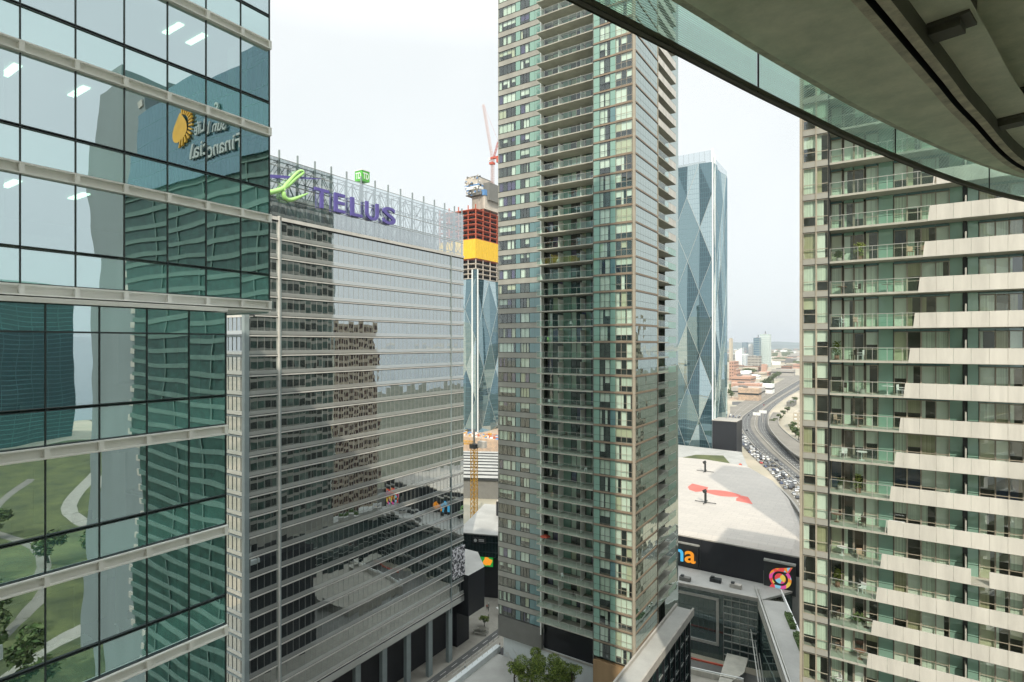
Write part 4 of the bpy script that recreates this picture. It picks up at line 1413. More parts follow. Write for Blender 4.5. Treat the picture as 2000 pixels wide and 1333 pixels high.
for sgn in (1, -1):
    o_ = []; i_ = []
    for q in range(13):
        t = math.radians(95 + q * 11) if sgn == 1 else math.radians(-85 + q * 11)
        o_.append((cx + 3.0 * math.cos(t), cz + 3.0 * math.sin(t))); i_.append((cx + 2.1 * math.cos(t), cz + 2.1 * math.sin(t)))
    for q in range(12):
        b.poly([FA.p(o_[q][0], 1.3, o_[q][1]), FA.p(o_[q + 1][0], 1.3, o_[q + 1][1]), FA.p(i_[q + 1][0], 1.3, i_[q + 1][1]), FA.p(i_[q][0], 1.3, i_[q][1])], patchm)
b.poly([FA.p(cx - .3, 1.3, cz + 2.1), FA.p(cx + 2.4, 1.3, cz + 2.1), FA.p(cx + 3.3, 1.3, cz + 3.9), FA.p(cx - .3, 1.3, cz + 3.0 + .0)], patchm)
b.poly([FA.p(cx + .3, 1.3, cz - 2.1), FA.p(cx - 2.4, 1.3, cz - 2.1), FA.p(cx - 3.4, 1.3, cz - 3.9), FA.p(cx + .3, 1.3, cz - 3.0)], patchm)
b.build("emblem", eb)

# low glass building in front of the arena
gb = thing("glass_hall", (-42, 174, 0), "low dark glass hall with a pale framed window and flat white roof before the arena", "building")
b = MB(); b.prism([(-100, 166), (-29.5, 171.5), (-22, 183.3), (-100, 183.3)], 0, 19.4, dark_glass, roof_white); b.build("wall", gb)
b = MB(); b.prism([(-100, 165.4), (-29.0, 170.9), (-21.5, 183.2), (-100, 183.2)], 19.4, 20.0, roof_white)
b.prism([(-100, 165.3), (-29.0, 170.8), (-29.1, 171.4), (-100, 165.9)], 20.0, 20.5, kerb_m); b.build("roof", gb)
FG = FROT(-100, 166, math.degrees(math.atan2(5.5, 70.5)))
b = MB()
for (u0, u1, z0, z1) in ((30, 59.5, 17.3, 18.0), (30, 59.5, 4.2, 4.9), (59.5, 60.2, 4.2, 18.0)):
    b.box(FG, u0, u1, .05, .6, z0, z1, steel_rail)
b.build("window_frame", gb)
b = MB()
for i in range(9): b.box(FG, 61.5, 70.4, .05, .4, 2 + i * 2, 2.15 + i * 2, steel_rail)
for i in range(4): b.box(FG, 61.5 + i * 2.2, 61.6 + i * 2.2, .42, .5, 0, 19, steel_rail)
b.build("louvre", gb)
for i, (x, y) in enumerate(((-52, 172), (-44, 176), (-38, 175))):
    b = MB(); b.box(W, x, x + 3.2, y, y + 1.6, 20, 21.1, [grey_wall, frame_dark, kerb_m][i]); b.box(W, x + .3, x + 1.2, y + .3, y + 1.3, 21.1, 21.5, frame_dark); b.build("roof_unit", gb)
# terrace deck in front of the hall, with screen wall and balustrade
dk = thing("raised_terrace", (-30, 150, 0), "grey raised terrace with glass balustrade in front of the dark glass hall", "terrace")
b = MB(); b.prism([(-60, 128), (-26, 128), (-30.5, 157), (-60, 152)], 0, 3.2, paving); b.build("deck", dk)
b = MB(); wall_along(b, [(-60, 152), (-45, 154.5), (-30.5, 157)], .3, 3.2, 4.4, sign_white); wall_along(b, [(-60, 150.6), (-30.5, 155.6)], .15, 3.2, 4.6, panel_white); b.build("balustrade", dk)
b = MB(); b.prism([(-37, 167.5), (-31.5, 168), (-31, 160), (-33.5, 152), (-35.8, 152)], 4.0, 4.3, concrete); b.build("canopy", dk)
b = MB()
for i in range(4): b.bar((-31 + i * 1.1, 169, 12 - i * 3), (-22 + i * 1.0, 133, 12 - i * 3), .15, steel_rail)
b.build("handrail", dk)
b = MB()
b.bar((-52, 160, 3.4), (-36, 162, 3.4), .3, crane_red); b.build("awning_pole", dk)

# raised diagonal walkway
wk = thing("raised_walkway", (-22, 150, 0), "long raised white walkway running diagonally beside the tree lined street", "walkway")
wl_ = [(-29.8, 172), (-16.0, 128)]
ux, uy = (wl_[1][0] - wl_[0][0]) / 46.1, (wl_[1][1] - wl_[0][1]) / 46.1
FK = Face(wl_[0][0], wl_[0][1], ux, uy, -uy, ux)     # v to the right (east)
b = MB(); b.box(FK, 0, 62, 0, 7.2, 17.6, 19.6, concrete); b.box(FK, 0, 62, .9, 7.0, 19.6, 19.7, roof_white); b.build("deck", wk)
b = MB(); b.box(FK, -6, 62, 0, .45, 19.7, 20.9, steel_rail); b.box(FK, -6, 62, .9, 1.1, 19.7, 20.3, steel_rail); b.box(FK, -6, 62, 7.0, 7.3, 19.7, 20.8, sign_white)
b.build("parapet", wk)
b = MB(); b.box(FK, 0, 62, .6, 6.6, 0, 17.6, dark_glass); b.build("wall", wk)
for i in range(4):
    b = MB(); b.box(FK, 8 + i * 11, 16 + i * 11, 5.6, 6.8, 19.7, 20.5, leaf_b)
    for q in range(60):
        rr_ = random.Random(i * 100 + q); u = 8 + i * 11 + rr_.random() * 8; v = 5.5 + rr_.random() * 1.4; z = 20.4 + rr_.random() * .5
        b.box(FK, u, u + .3, v, v + .3, z, z + .2, leaf_b)
    b.build("hedge", wk)
b = MB(); b.prism([(-20, 120), (8, 120), (-2, 183), (-24, 183)], .03, .04, matte("red_brick_paving", (.2, .13, .12), .85, .1, .4))
kind(b.build("pavement"), "structure")
b = MB(); wall_along(b, [(-16.8, 181), (-4, 140)], .8, 0, 12, grey_wall); wall_along(b, [(-16.8, 181), (-4, 140)], 1.0, 12, 12.3, sign_white)
tag(b.build("retaining_wall", loc=(-10, 160, 0)), "grey wall with a white coping along the far side of the tree lined street", "wall")

# ------------------------------------------------------------------ gallery building behind the silver tower, left of the middle tower
GB = FROT(-128.5, 160.3, 20.3)
ga = thing("gallery_building", (-115, 170, 0), "teal glass gallery building with flat white roof and small black sign, between two towers", "building")
b = MB(); b.box(GB, 0, 34, -36, 0, 15.7, 23.6, dark_glass); b.build("wall", ga)
b = MB(); b.box(GB, -.5, 34.5, -36.5, .5, 23.6, 24.0, roof_white); b.build("roof", ga)
b = MB(); b.box(GB, 0, 34, -36, -3, 0, 15.7, black_clad); b.build("lower_wall", ga)
b = MB(); b.box(GB, 5.5, 10.4, .1, .5, 20.6, 22.6, frame_dark)
b.poly([GB.p(6.6 + .6 * math.cos(i * .5236), .56, 21.6 + .6 * math.sin(i * .5236)) for i in range(12)], sign_white)
for z in (21.8, 21.3): b.box(GB, 7.8, 9.8, .5, .56, z, z + .28, sign_white)
b.build("sign_board", ga)
ab = thing("advert_board", (-122, 163, 12), "green advertising board with white lines and an orange shape under the gallery", "billboard")
b = MB(); b.box(GB, 2.0, 12.5, -1.8, -1.4, 11.8, 15.4, emis("board_green_glow", (.02, .30, .05), .9)); b.build("board", ab)  # glow added to the board colour, to brighten it where it lies in shade
b = MB(); b.box(GB, 2.6, 7.0, -1.4, -1.34, 14.0, 14.6, sign_white); b.box(GB, 2.6, 6.6, -1.4, -1.34, 13.1, 13.7, sign_white)
b.poly([GB.p(10.6 + (1.7 + .4 * math.sin(i * 2.1)) * math.cos(i * .5236), -1.33, 13.6 + (1.5 + .3 * math.cos(i * 1.7)) * math.sin(i * .5236)) for i in range(12)], glow_orange)
b.build("artwork", ab)

# train shed, station deck, construction yard
ts = thing("train_shed", (-215, 290, 0), "long white ribbed train shed roofs behind the yellow tower crane", "station roof")
SH = FROT(-196, 236, 122)     # runs away to the left
b = MB()
for i in range(9):
    v0 = 12 - i * 9.5
    b.box(Face(-255, 330, .894, .447, .447, -.894), -60, 120, v0 + 58, v0 + 66.8, 11.2, 12.0, roof_white)
b.build("roof", ts)
b = MB(); b.box(Face(-255, 330, .894, .447, .447, -.894), -60, 120, -8, 78, 0, 11.2, grey_wall); b.build("wall", ts)
b = MB()
for i in range(9):
    v0 = 12 - i * 9.5
    b.box(Face(-255, 330, .894, .447, .447, -.894), -60, 120, v0 + 66.8, v0 + 67.4, 11.3, 12.6, frame_dark)
b.build("gutter", ts)
b = MB(); b.prism([(-340, 380), (-220, 380), (-220, 520), (-380, 520)], 0, 13, soil_m); kind(b.build("construction_ground"), "structure")
rnd = random.Random(8)
b = MB()
for i in range(260):
    x, y = rnd.uniform(-320, -232), rnd.uniform(382, 402); s_ = rnd.uniform(.4, 1.6)
    b.box(W, x, x + s_ * 2, y, y + s_, 13, 13 + s_, rnd.choice([formwork, crane_yellow, sign_white, red_steel, soil_m, blue_net]))
kind(b.build("building_materials"), "stuff")

# ------------------------------------------------------------------ faceted glass towers
def faceted(t, x0, x1, y0, y1, z0, z1, colX, rowZ, amp, seed, fin_r=.35):
    rnd = random.Random(seed)
    fins = MB()
    skin = MB()
    for (F, a0, a1) in ((FY(y0), x0, x1), (FX(x1), y0, y1)):
        nc = max(2, round((a1 - a0) / colX)); cw = (a1 - a0) / nc
        nr = int((z1 - z0) / rowZ) + 2
        def node(c, r):
            z = z1 - rowZ * r + (rowZ * 0 if c % 2 else -rowZ / 2 * 0)
            return c, r
        def P(c, r2):       # r2 in half rows
            z = max(z0, min(z1, z1 - rowZ * .5 * r2))
            edge_ = (c == 0 or c == nc)
            v = 0 if edge_ else (amp if ((r2 + c) // 2) % 2 == 0 else -amp * .5)
            return F.p(a0 + c * cw, v, z)
        for c in range(nc):
            for r2 in range(-2, 2 * nr + 2):
                if (r2 + c) % 2: continue
                zc = z1 - rowZ * .5 * r2
                if zc < z0 - rowZ or zc > z1 + rowZ: continue
                # two triangles between column c and c+1
                A, B_ = P(c, r2), P(c, r2 + 2); C_ = P(c + 1, r2 + 1)
                D = P(c + 1, r2 - 1)
                for tri in ((A, B_, C_), (A, C_, D)):
                    if max(q[2] for q in tri) - min(q[2] for q in tri) < .5: continue
                    cr_ = F.u[0] * F.n[1] - F.u[1] * F.n[0]
                    skin.poly(tri if True else tri[::-1], rnd.choice(cib_glass))
                if A[2] < z1 and C_[2] > z0: fins.bar(A, C_, fin_r * .42, steel_rail)
                if A[2] > z0 and D[2] <= z1 and A[2] <= z1 and D[2] > A[2]: fins.bar(A, D, fin_r * .42, steel_rail)
    skin.build("curtain_wall", t)
    fins.build("diagonal_fin", t)


ct = thing("faceted_tower", (-142, 507, 0), "tall blue glass tower with diamond facets and white edge fins beside the highway", "office tower")
b = MB(); b.box(W, -168, -119.5, 481.5, 534, 0, 242, cib_glass[2]); b.build("core", ct)
faceted(ct, -168.5, -118, 480, 535, 1, 242, 10.1, 53.3, 1.4, 3)
b = MB()
b.box(FX(-118), 480.2, 480.9, -.6, .9, 2, 253, sign_white); b.box(FX(-118), 487, 487.6, .2, 1.0, 2, 250, sign_white)
b.build("edge_fin", ct)
b = MB(); b.quad(FY(480.3), -168.5, -118.2, 0, 242, 252, tel_screen); b.quad(FX(-118.3), 488, 535, 0, 242, 248, tel_screen)
for i in range(12): b.bar((-168 + i * 4.4, 480.6, 242), (-168 + i * 4.4, 480.6, 252), .2, steel_band)
for i in range(11): b.bar((-118.6, 488 + i * 4.6, 242), (-118.6, 488 + i * 4.6, 248), .2, steel_band)
b.build("roof_screen", ct)
b = MB(); b.box(W, -160, -126, 490, 528, 242, 247, steel_band); b.build("plant_room", ct)
bb = thing("black_annex", (-101, 490, 0), "plain black block annex at the foot of the faceted tower", "building")
b = MB(); b.box(W, -117.5, -98.5, 479, 500, 0, 29, black_clad); b.box(W, -117.6, -98.4, 478.9, 500.1, 29, 29.5, kerb_m); b.build("wall", bb)
gr = thing("green_roof_block", (-100, 420, 0), "low block with olive green roof lawns between the arena and the faceted tower", "building")
b = MB(); b.prism([(-150, 345), (-84, 352), (-70, 385), (-92, 465), (-150, 470)], 0, 8, roof_white); b.build("wall", gr)
b = MB(); b.prism([(-128, 402), (-93, 388), (-84, 400), (-100, 440), (-118, 432)], 8, 8.5, grass_m); b.prism([(-112, 372), (-86, 366), (-82, 378), (-108, 384)], 8, 8.5, grass_m); b.build("lawn", gr)
b = MB(); b.prism([(-92, 376), (-82, 374), (-81, 379), (-91, 381)], 8.5, 11, frame_dark); b.bar((-80, 384, 8), (-78, 392, 13), 1.0, crane_red); b.build("skylight", gr)

xt = thing("tower_under_construction", (-325, 425, 13), "office tower under construction, glass below and red steel floors with a yellow tarp above", "tower")
b = MB(); b.box(W, -345, -302.5, 401.5, 450, 13, 149, cib_glass[2]); b.build("core", xt)
faceted(xt, -346, -301, 400, 452, 13, 149.5, 10.1, 53.3, 1.4, 9)
b = MB()
for y in (399.4,): b.box(W, -304.8, -304.0, 398.9, 399.9, 13, 158, sign_white); b.box(W, -300.6, -299.8, 401.5, 402.3, 13, 158, sign_white); b.box(W, -304.0, -300.7, 400.2, 401.4, 13, 158, cib_glass[2])
b.build("edge_fin", xt)
b = MB()
for i in range(15):
    z = 150 + i * 4.4
    b.box(W, -345, -301.5, 400.8, 451, z, z + .5, red_steel if i > 3 else formwork)
b.build("floor_deck", xt)
b = MB()
for i in range(15):
    z = 150 + i * 4.4
    for x in (-344, -333, -322, -311, -302.5): b.box(W, x, x + .7, 401.2, 401.9, z + .5, z + 4.4, formwork if i < 5 else red_steel)
    for y in (412, 423, 434, 446): b.box(W, -302.4, -301.8, y, y + .7, z + .5, z + 4.4, formwork if i < 5 else red_steel)
b.build("steel_column", xt)
b = MB(); b.box(W, -340, -308, 408, 445, 149.5, 214, room_dark)
b.build("dark_interior", xt)
b = MB()
for i in range(24):
    b.box(W, -345.4 + i * 1.84, -345.4 + i * 1.84 + 1.83, 400.2 - .15 * (i % 2), 400.6, 168, 185, yellow_tarp)
for i in range(27):
    b.box(W, -301.3, -301.0 + .15 * (i % 2), 400.8 + i * 1.85, 400.8 + i * 1.85 + 1.84, 168, 185, yellow_tarp)
b.build("tarp", xt)
b = MB(); b.box(W, -314, -300, 412, 440, 214, 226, formwork); b.box(W, -318, -302, 409, 438, 226.5, 229.5, grey_wall); b.box(W, -317, -303, 410, 436, 229.5, 232, formwork); b.box(W, -319, -304, 408, 436, 232, 235, sign_white)
b.box(W, -319.4, -303.6, 407.6, 436.4, 235, 236, blue_net); b.box(W, -319, -305, 408, 435, 236, 242.5, formwork); b.box(W, -318, -306, 409, 434, 242.5, 244, grey_wall)
b.box(W, -303.5, -297, 415, 440, 222, 238, grey_wall); b.box(W, -303, -299.5, 411, 418, 226, 231, blue_net)
rr_ = random.Random(3)
for i in range(60):
    x, z = rr_.uniform(-319, -302), rr_.uniform(226, 243)
    b.box(W, x, x + rr_.uniform(.3, 1.6), 407.2, 408.1, z, z + rr_.uniform(.4, 1.8), rr_.choice([grey_wall, frame_dark, sign_white, formwork, blue_net]))
for i in range(9): b.box(W, -314 + i * 1.5, -313.7 + i * 1.5, 411.6, 412, 214, 226, grey_wall)
b.build("core_formwork", xt)


def lattice(mb, a, b_, w, n, mat, r=.12):
    a = Vector(a); b_ = Vector(b_); d = (b_ - a); q = d.to_track_quat('Z', 'Y')
    cs_ = [q @ Vector((sx * w / 2, sy * w / 2, 0)) for sx, sy in ((-1, -1), (1, -1), (1, 1), (-1, 1))]
    for c in cs_: mb.bar(a + c, b_ + c, r, mat)
    for i in range(n):
        p, p2 = a + d * (i / n), a + d * ((i + 1) / n)
        for k in range(4):
            mb.bar(p + cs_[k], p2 + cs_[(k + 1) % 4], r * .7, mat); mb.bar(p + cs_[k], p + cs_[(k + 1) % 4], r * .7, mat)


lc = thing("luffing_crane", (-300.5, 425, 236), "white luffing tower crane with red counterweight arm high on the unfinished tower", "crane")
b = MB(); lattice(b, (-300.5, 425, 236), (-300.5, 425, 262), 2.2, 16, crane_white, .16); b.build("mast", lc)
b = MB(); lattice(b, (-301, 425, 264), (-312.5, 427, 316), 1.7, 22, crane_white, .13); b.build("jib", lc)
b = MB(); b.box(W, -302, -291, 423.5, 426.5, 262, 263.5, crane_red); b.box(W, -295, -291, 423, 427, 257.5, 262, crane_red); b.box(W, -303, -299, 423, 427, 257, 259, crane_red); lattice(b, (-299, 425, 263.5), (-294, 425, 277), 1.3, 5, crane_red, .14)
b.bar((-294, 425, 277), (-291.5, 425, 263), .15, crane_red); b.bar((-294, 425, 277), (-312, 427, 315), .06, crane_red); b.build("counter_jib", lc)
b = MB(); b.box(W, -303.8, -302.2, 422.5, 424.5, 260.5, 263, sign_white); b.build("cab", lc)

yc = thing("yellow_crane", (-163, 205, 0), "yellow lattice tower crane standing before the white train shed roofs", "crane")
CX, CY = -160.5, 212.0
b = MB(); lattice(b, (CX, CY, 4), (CX, CY, 43), 2.3, 18, crane_yellow, .16); b.build("mast", yc)
b = MB(); lattice(b, (CX - 1, CY, 45.5), (CX - 24, CY - 8, 45.5), 1.4, 16, crane_yellow, .12); b.build("jib", yc)
b = MB(); b.box(W, CX - 1.6, CX + 1.6, CY - 1.6, CY + 1.6, 43, 45, frame_dark); b.bar((CX, CY, 45), (CX, CY, 52), .5, grey_wall); b.box(W, CX + 2, CX + 6, CY, CY + 2, 43.5, 46.5, kerb_m); b.build("slewing_unit", yc)

# ------------------------------------------------------------------ far towers and low blocks
def pt(px, d):
    """plan position d metres away in the direction of a bearing measured on the photograph"""
    t = (px - 1000) / 1104
    s, c = math.sin(THETA), math.cos(THETA)
    return (d * (t * c - s), d * (t * s + c))


def far_block(name, label, px0, px1, d, ztop, wallm, winm=None, depth=None, fh=3.6, band=1.7, rows=True, group=None, cat="building"):
    (x0, y0), (x1, y1) = pt(px0, d), pt(px1, d)
    x1 = max(x1, x0 + 2)
    y0 = min(y0, y1)
    depth = depth or (x1 - x0) * .9
    t = thing(name, ((x0 + x1) / 2, y0 + depth / 2, 0), label, cat, group)
    b = MB(); b.box(W, x0, x1, y0, y0 + depth, 0, ztop, wallm)
    b.box(W, x0 + (x1 - x0) * .3, x0 + (x1 - x0) * .6, y0 + depth * .3, y0 + depth * .7, ztop, ztop + 2.2, kerb_m)
    b.build("wall", t)
    if winm:
        b = MB()
        z = 2.0
        n = max(2, int((x1 - x0) / 4.2)); m = max(2, int(depth / 4.2))
        while z < ztop - 1:
            if rows:
                b.box(W, x0 - .1, x1 + .1, y0 - .1, y0 + depth + .1, z, z + band, winm)
            else:
                for i in range(n):
                    w_ = (x1 - x0) / n; b.box(W, x0 + i * w_ + w_ * .25, x0 + i * w_ + w_ * .75, y0 - .12, y0 + .1, z, z + band, winm)
                for i in range(m):
                    w_ = depth / m; b.box(W, x1 - .1, x1 + .12, y0 + i * w_ + w_ * .25, y0 + i * w_ + w_ * .75, z, z + band, winm)
            z += fh
        kind(b.build("window_rows", t), "stuff")
    return t


pale_green = matte("pale_green_glass", (.42, .52, .49), .4, .1, .2)
deep_blue = matte("deep_blue_glass", (.09, .16, .22), .3, .1, .2)
pink_stone = matte("pink_brick", (.5, .31, .23), .85, .1, .2)
t = far_block("condo_tower", "tallest pale green banded tower on the skyline beyond the highway", 1484, 1504.5, 2300, 131, pale_green, sign_white, 45, 8, 1.6)
b = MB(); x_, y_ = pt(1493, 2300); b.bar((x_, y_ + 20, 131), (x_, y_ + 20, 144), 1.6, frame_dark); b.build("roof_mast", t)
t = far_block("condo_tower", "dark blue glass tower joined left of the pale banded skyline tower", 1471.5, 1484, 2250, 116, deep_blue, pale_green, 45, 9, 1.2)
b = MB(); x_, y_ = pt(1479, 2250); b.bar((x_, y_ + 20, 116), (x_, y_ + 20, 128), 1.5, frame_dark); b.build("roof_mast", t)
far_block("apartment_slab", "white slab block just left of the dark blue skyline tower", 1461, 1471, 2300, 89, sign_white, kerb_m, 40, 8, 1.6)
far_block("apartment_block", "blue and white striped block with a black roof left of the yellow windowed block", 1449, 1460, 2200, 55, sign_white, deep_blue, 30, 50, 46, rows=False)
far_block("apartment_block", "white block with rows of square openings below the skyline towers", 1460, 1487, 2050, 48, kerb_m, room_mid, 34, 10, 6, rows=False)
far_block("warehouse", "long dark red brick warehouse below the white block with square openings", 1444, 1487, 1900, 17, brick_brown, room_mid, 34, 8, 4, rows=False)
far_block("warehouse", "pink stone warehouse right of the long dark red warehouse", 1487, 1496, 1850, 25, pink_stone, None, 30)
far_block("brick_block", "tall salmon brick block right beside the faceted tower's edge fins", 1424, 1434, 1420, 48, pink_stone, room_mid, 60, 8, 3, rows=False)
far_block("brick_block", "lower salmon brick block with a step near the faceted tower", 1434, 1440, 1350, 30, pink_stone, room_mid, 40, 8, 3, rows=False)
far_block("slender_tower", "slender hazy beige tower at the left edge of the skyline gap", 1424, 1429, 1900, 110, stone_pale, None, 24)
far_block("tan_block", "sunlit tan apartment block with square windows beside the raised ramp", 1549, 1580, 610, 18, stone_pale, sign_white, 24, 4.2, 1.6, rows=False)
far_block("green_roofed_shed", "dark flat roofed shed beyond the tan block near the ramp", 1536, 1550, 830, 7, grey_wall, None, 40)
tents = thing("pavilion", (*pt(1440, 2300), 0), "white tent like pavilion with a sloping roof left of the striped block", "pavilion")
b = MB(); x_, y_ = pt(1436, 2300); b.poly([(x_, y_, 60), (x_ + 34, y_, 80), (x_ + 34, y_ + 20, 80), (x_, y_ + 20, 60)], sign_white); b.poly([(x_, y_, 0), (x_ + 34, y_, 0), (x_ + 34, y_, 80), (x_, y_, 60)], sign_white); b.build("roof", tents)
lots = MB()
rnd = random.Random(12)
for (p0, p1, d0, d1, m_) in ((1426, 1462, 760, 830, asphalt_lt), (1430, 1478, 850, 900, asphalt), (1426, 1470, 920, 980, soil_m), (1440, 1500, 1000, 1100, asphalt_lt), (1424, 1455, 690, 735, soil_m), (1500, 1560, 1500, 1650, asphalt_lt), (1424, 1470, 1180, 1300, grass_m), (1484, 1512, 1180, 1420, grass_m), (1446, 1480, 1560, 1750, grass_m)):
    a, b_, c, d_ = pt(p0, d0), pt(p1, d0), pt(p1, d1), pt(p0, d1)
    lots.poly([(a[0], a[1], .015), (b_[0], b_[1], .015), (c[0], c[1], .015), (d_[0], d_[1], .015)], m_)
kind(lots.build("parking_ground"), "structure")
rnd = random.Random(31)
nearby = ["white", "cream", "grey", "tan", "pink", "brown"]
cols = {"white": sign_white, "cream": stone_pale, "grey": kerb_m, "tan": soil_m, "pink": pink_stone, "brown": brick_brown}
low = []
for i in range(46):
    d = rnd.uniform(900, 3400)
    p0 = rnd.uniform(1424, 1580)
    if 1490 < p0 < 1560 and d < 1900: p0 = rnd.choice([rnd.uniform(1424, 1444), rnd.uniform(1506, 1530) if d > 1500 else 1428])
    c = rnd.choice(nearby)
    x0, y0 = pt(p0, d); w = rnd.uniform(25, 70); dp = rnd.uniform(25, 60); hh = rnd.uniform(6, 20)
    b = MB(); b.box(W, x0, x0 + w, y0, y0 + dp, 0, hh, cols[c]); b.box(W, x0 + w * .2, x0 + w * .4, y0 + dp * .3, y0 + dp * .6, hh, hh + 2.5, grey_wall)
    b.box(W, x0 - .2, x0 + w + .2, y0 - .2, y0 + dp + .2, hh * .45, hh * .6, frame_dark)
    low.append((d, c, b, x0, y0))
low.sort()
for i, (d, c, b, x0, y0) in enumerate(low):
    tag(b.build("low_building", loc=(x0, y0, 0)), "low %s flat roofed building in the distance beyond the highway" % c, "building", "low %s buildings in the far district" % c)
b = MB()
rnd = random.Random(77)
for i in range(2600):
    x, y = rnd.uniform(-3600, 500), rnd.uniform(2600, 9000)
    if x / y > -.10 or x / y < -.62: continue
    w = rnd.uniform(15, 70); hh = rnd.choice([5, 7, 9, 12, 16, 25]) * rnd.uniform(.7, 1.2)
    b.box(W, x, x + w, y, y + rnd.uniform(15, 50), 0, hh, rnd.choice([sign_white, stone_pale, kerb_m, leaf_far, leaf_far, grey_wall, pink_stone]))
kind(b.build("distant_city"), "stuff")

# ------------------------------------------------------------------ trees
def tree_mesh(seed, h, cr, nleaf, leaf, la, lb, lobes=9):
    rnd = random.Random(seed)
    tb = MB()
    tb.tube([(0, 0, 0), (.05 * h * rnd.uniform(-1, 1), .02 * h, h * .3), (0, 0, h * .6), (.02, .02, h * .85)], [h * .035, h * .028, h * .018, h * .006], bark, 7)
    cl = []
    for i in range(lobes):
        a = rnd.uniform(0, 6.283); r = cr * rnd.uniform(.25, .8); z = h * rnd.uniform(.42, .92)
        r *= math.sqrt(max(.15, 1 - ((z - h * .62) / (h * .42)) ** 2))
        c = (r * math.cos(a), r * math.sin(a), z)
        cl.append((c, cr * rnd.uniform(.3, .5)))
        tb.tube([(0, 0, h * rnd.uniform(.25, .5)), (c[0] * .5, c[1] * .5, z * .8), c], [h * .014, h * .009, h * .003], bark, 5)
    lm = MB()
    for i in range(nleaf):
        (cx, cy, cz), rr = rnd.choice(cl)
        v = Vector((rnd.gauss(0, 1), rnd.gauss(0, 1), rnd.gauss(0, 1))); v.normalize(); v *= rr * rnd.uniform(.45, 1.08) ** .6
        p = Vector((cx, cy, cz)) + Vector((v.x, v.y, v.z * .75))
        d1 = Vector((rnd.gauss(0, 1), rnd.gauss(0, 1), rnd.gauss(0, .6))); d1.normalize()
        d2 = d1.cross(Vector((rnd.gauss(0, 1), rnd.gauss(0, 1), rnd.gauss(0, 1)))); d2.normalize()
        s = leaf * rnd.uniform(.6, 1.3)
        lm.poly([p - d1 * s, p + d2 * s * .45, p + d1 * s, p - d2 * s * .45], la if rnd.random() < .55 else lb)
    return tb, lm


TREES = {}


def tree(loc, key, label, group=None, rz=0, sc=1, name="tree"):
    t = thing(name, loc, label, "tree", group)
    t.rotation_euler = (0, 0, rz); t.scale = (sc, sc, sc)
    if key not in TREES:
        tb, lm = tree_mesh(*key)
        a = tb.build("trunk", None, True); c = lm.build("crown")
        TREES[key] = (a.data, c.data)
        bpy.data.objects.remove(a); bpy.data.objects.remove(c)
    for nm, me in zip(("trunk", "crown"), TREES[key]):
        o = bpy.data.objects.new(nm, me); COL.objects.link(o); o.parent = t
    return t


K1 = (1, 6.8, 3.3, 11000, .13, leaf_a, leaf_b, 12)
K2 = (2, 5.8, 2.7, 8000, .13, leaf_a, leaf_b, 10)
K3 = (3, 6.5, 2.8, 700, .38, leaf_a, leaf_b, 9)
K4 = (4, 9, 5, 500, .8, leaf_far, leaf_b, 9)
tree((-51.2, 84.5, 31.15), K1, "largest leafy tree on the white roof terrace at the bottom of the view", rz=.4)
tree((-48.0, 86.3, 31.15), K2, "leafy tree right of the largest terrace tree, near the sign on the white wall", rz=1.2)
tree((-45.0, 87.4, 31.15), (5, 5.0, 2.0, 2400, .15, leaf_a, leaf_b, 8), "rightmost small leafy tree on the white terrace, by the brown base wall", rz=2.2)
tree((-54.5, 84.0, 31.15), (6, 5.2, 1.9, 1500, .14, leaf_a, leaf_b, 8), "thin airy tree at the left end of the terrace trees", rz=3.0)
tree((-75, 76, 0), (7, 8, 3.4, 2600, .2, leaf_a, leaf_b, 9), "yellowish street tree on the pavement at the bottom below the silver tower")
tree((-108.6, 149, 0), K3, "low dark shrub-like tree beside the column of the silver tower", sc=.6)
pos = [(-19.5, 176, 1.0), (-15.6, 178, 1.15), (-14.4, 172, .8), (-16.2, 166, .9), (-13.7, 160, .85), (-12, 154, .95), (-11, 148, .8), (-9.8, 141, .9), (-8, 134, .9)]
for i, (x, y, s_) in enumerate(pos):
    tree((x, y, 0), K3, "%s small street tree from the arena end of the row beside the raised walkway" % ordinal(i), "street trees beside the raised walkway", rz=i * 1.3, sc=s_ * 1.1)
fg = [(1430, 1000, 1.5), (1436, 1020, 1.7), (1441, 1040, 1.5), (1447, 1100, 1.4), (1428, 960, 1.3), (1452, 1120, 1.2), (1446, 1560, 2.2), (1453, 1600, 2.4), (1460, 1640, 2.3), (1466, 1620, 2.2), (1472, 1660, 2.0), (1495, 1200, 1.6), (1500, 1250, 1.7), (1506, 1330, 1.8), (1511, 1400, 1.8), (1516, 1480, 1.7), (1521, 1560, 1.7),
      (1553, 560, 1.1), (1560, 540, 1.3), (1566, 530, 1.2), (1548, 600, 1.0), (1508, 640, .7), (1515, 650, .7), (1523, 680, .8), (1530, 720, .8), (1538, 760, .8), (1545, 830, .9), (1552, 880, 1)]
for i, (px_, d, s_) in enumerate(fg):
    x, y = pt(px_, d)
    zone = "on the verges below the red warehouses" if px_ < 1475 else ("on the yellow grass island left of the expressway" if px_ < 1522 and d > 660 else "along the ramp right of the expressway")
    tree((x, y, 0), K4, "round green tree " + zone, "trees " + zone, rz=i, sc=s_)

for i in range(26):
    rr_ = random.Random(i * 3 + 1)
    tree((rr_.uniform(128, 300), rr_.uniform(40, 150), 0), K4, "park tree on the lawn, seen only as a reflection in the left tower's glass", "trees on the park lawn", rz=i, sc=rr_.uniform(1, 1.6))

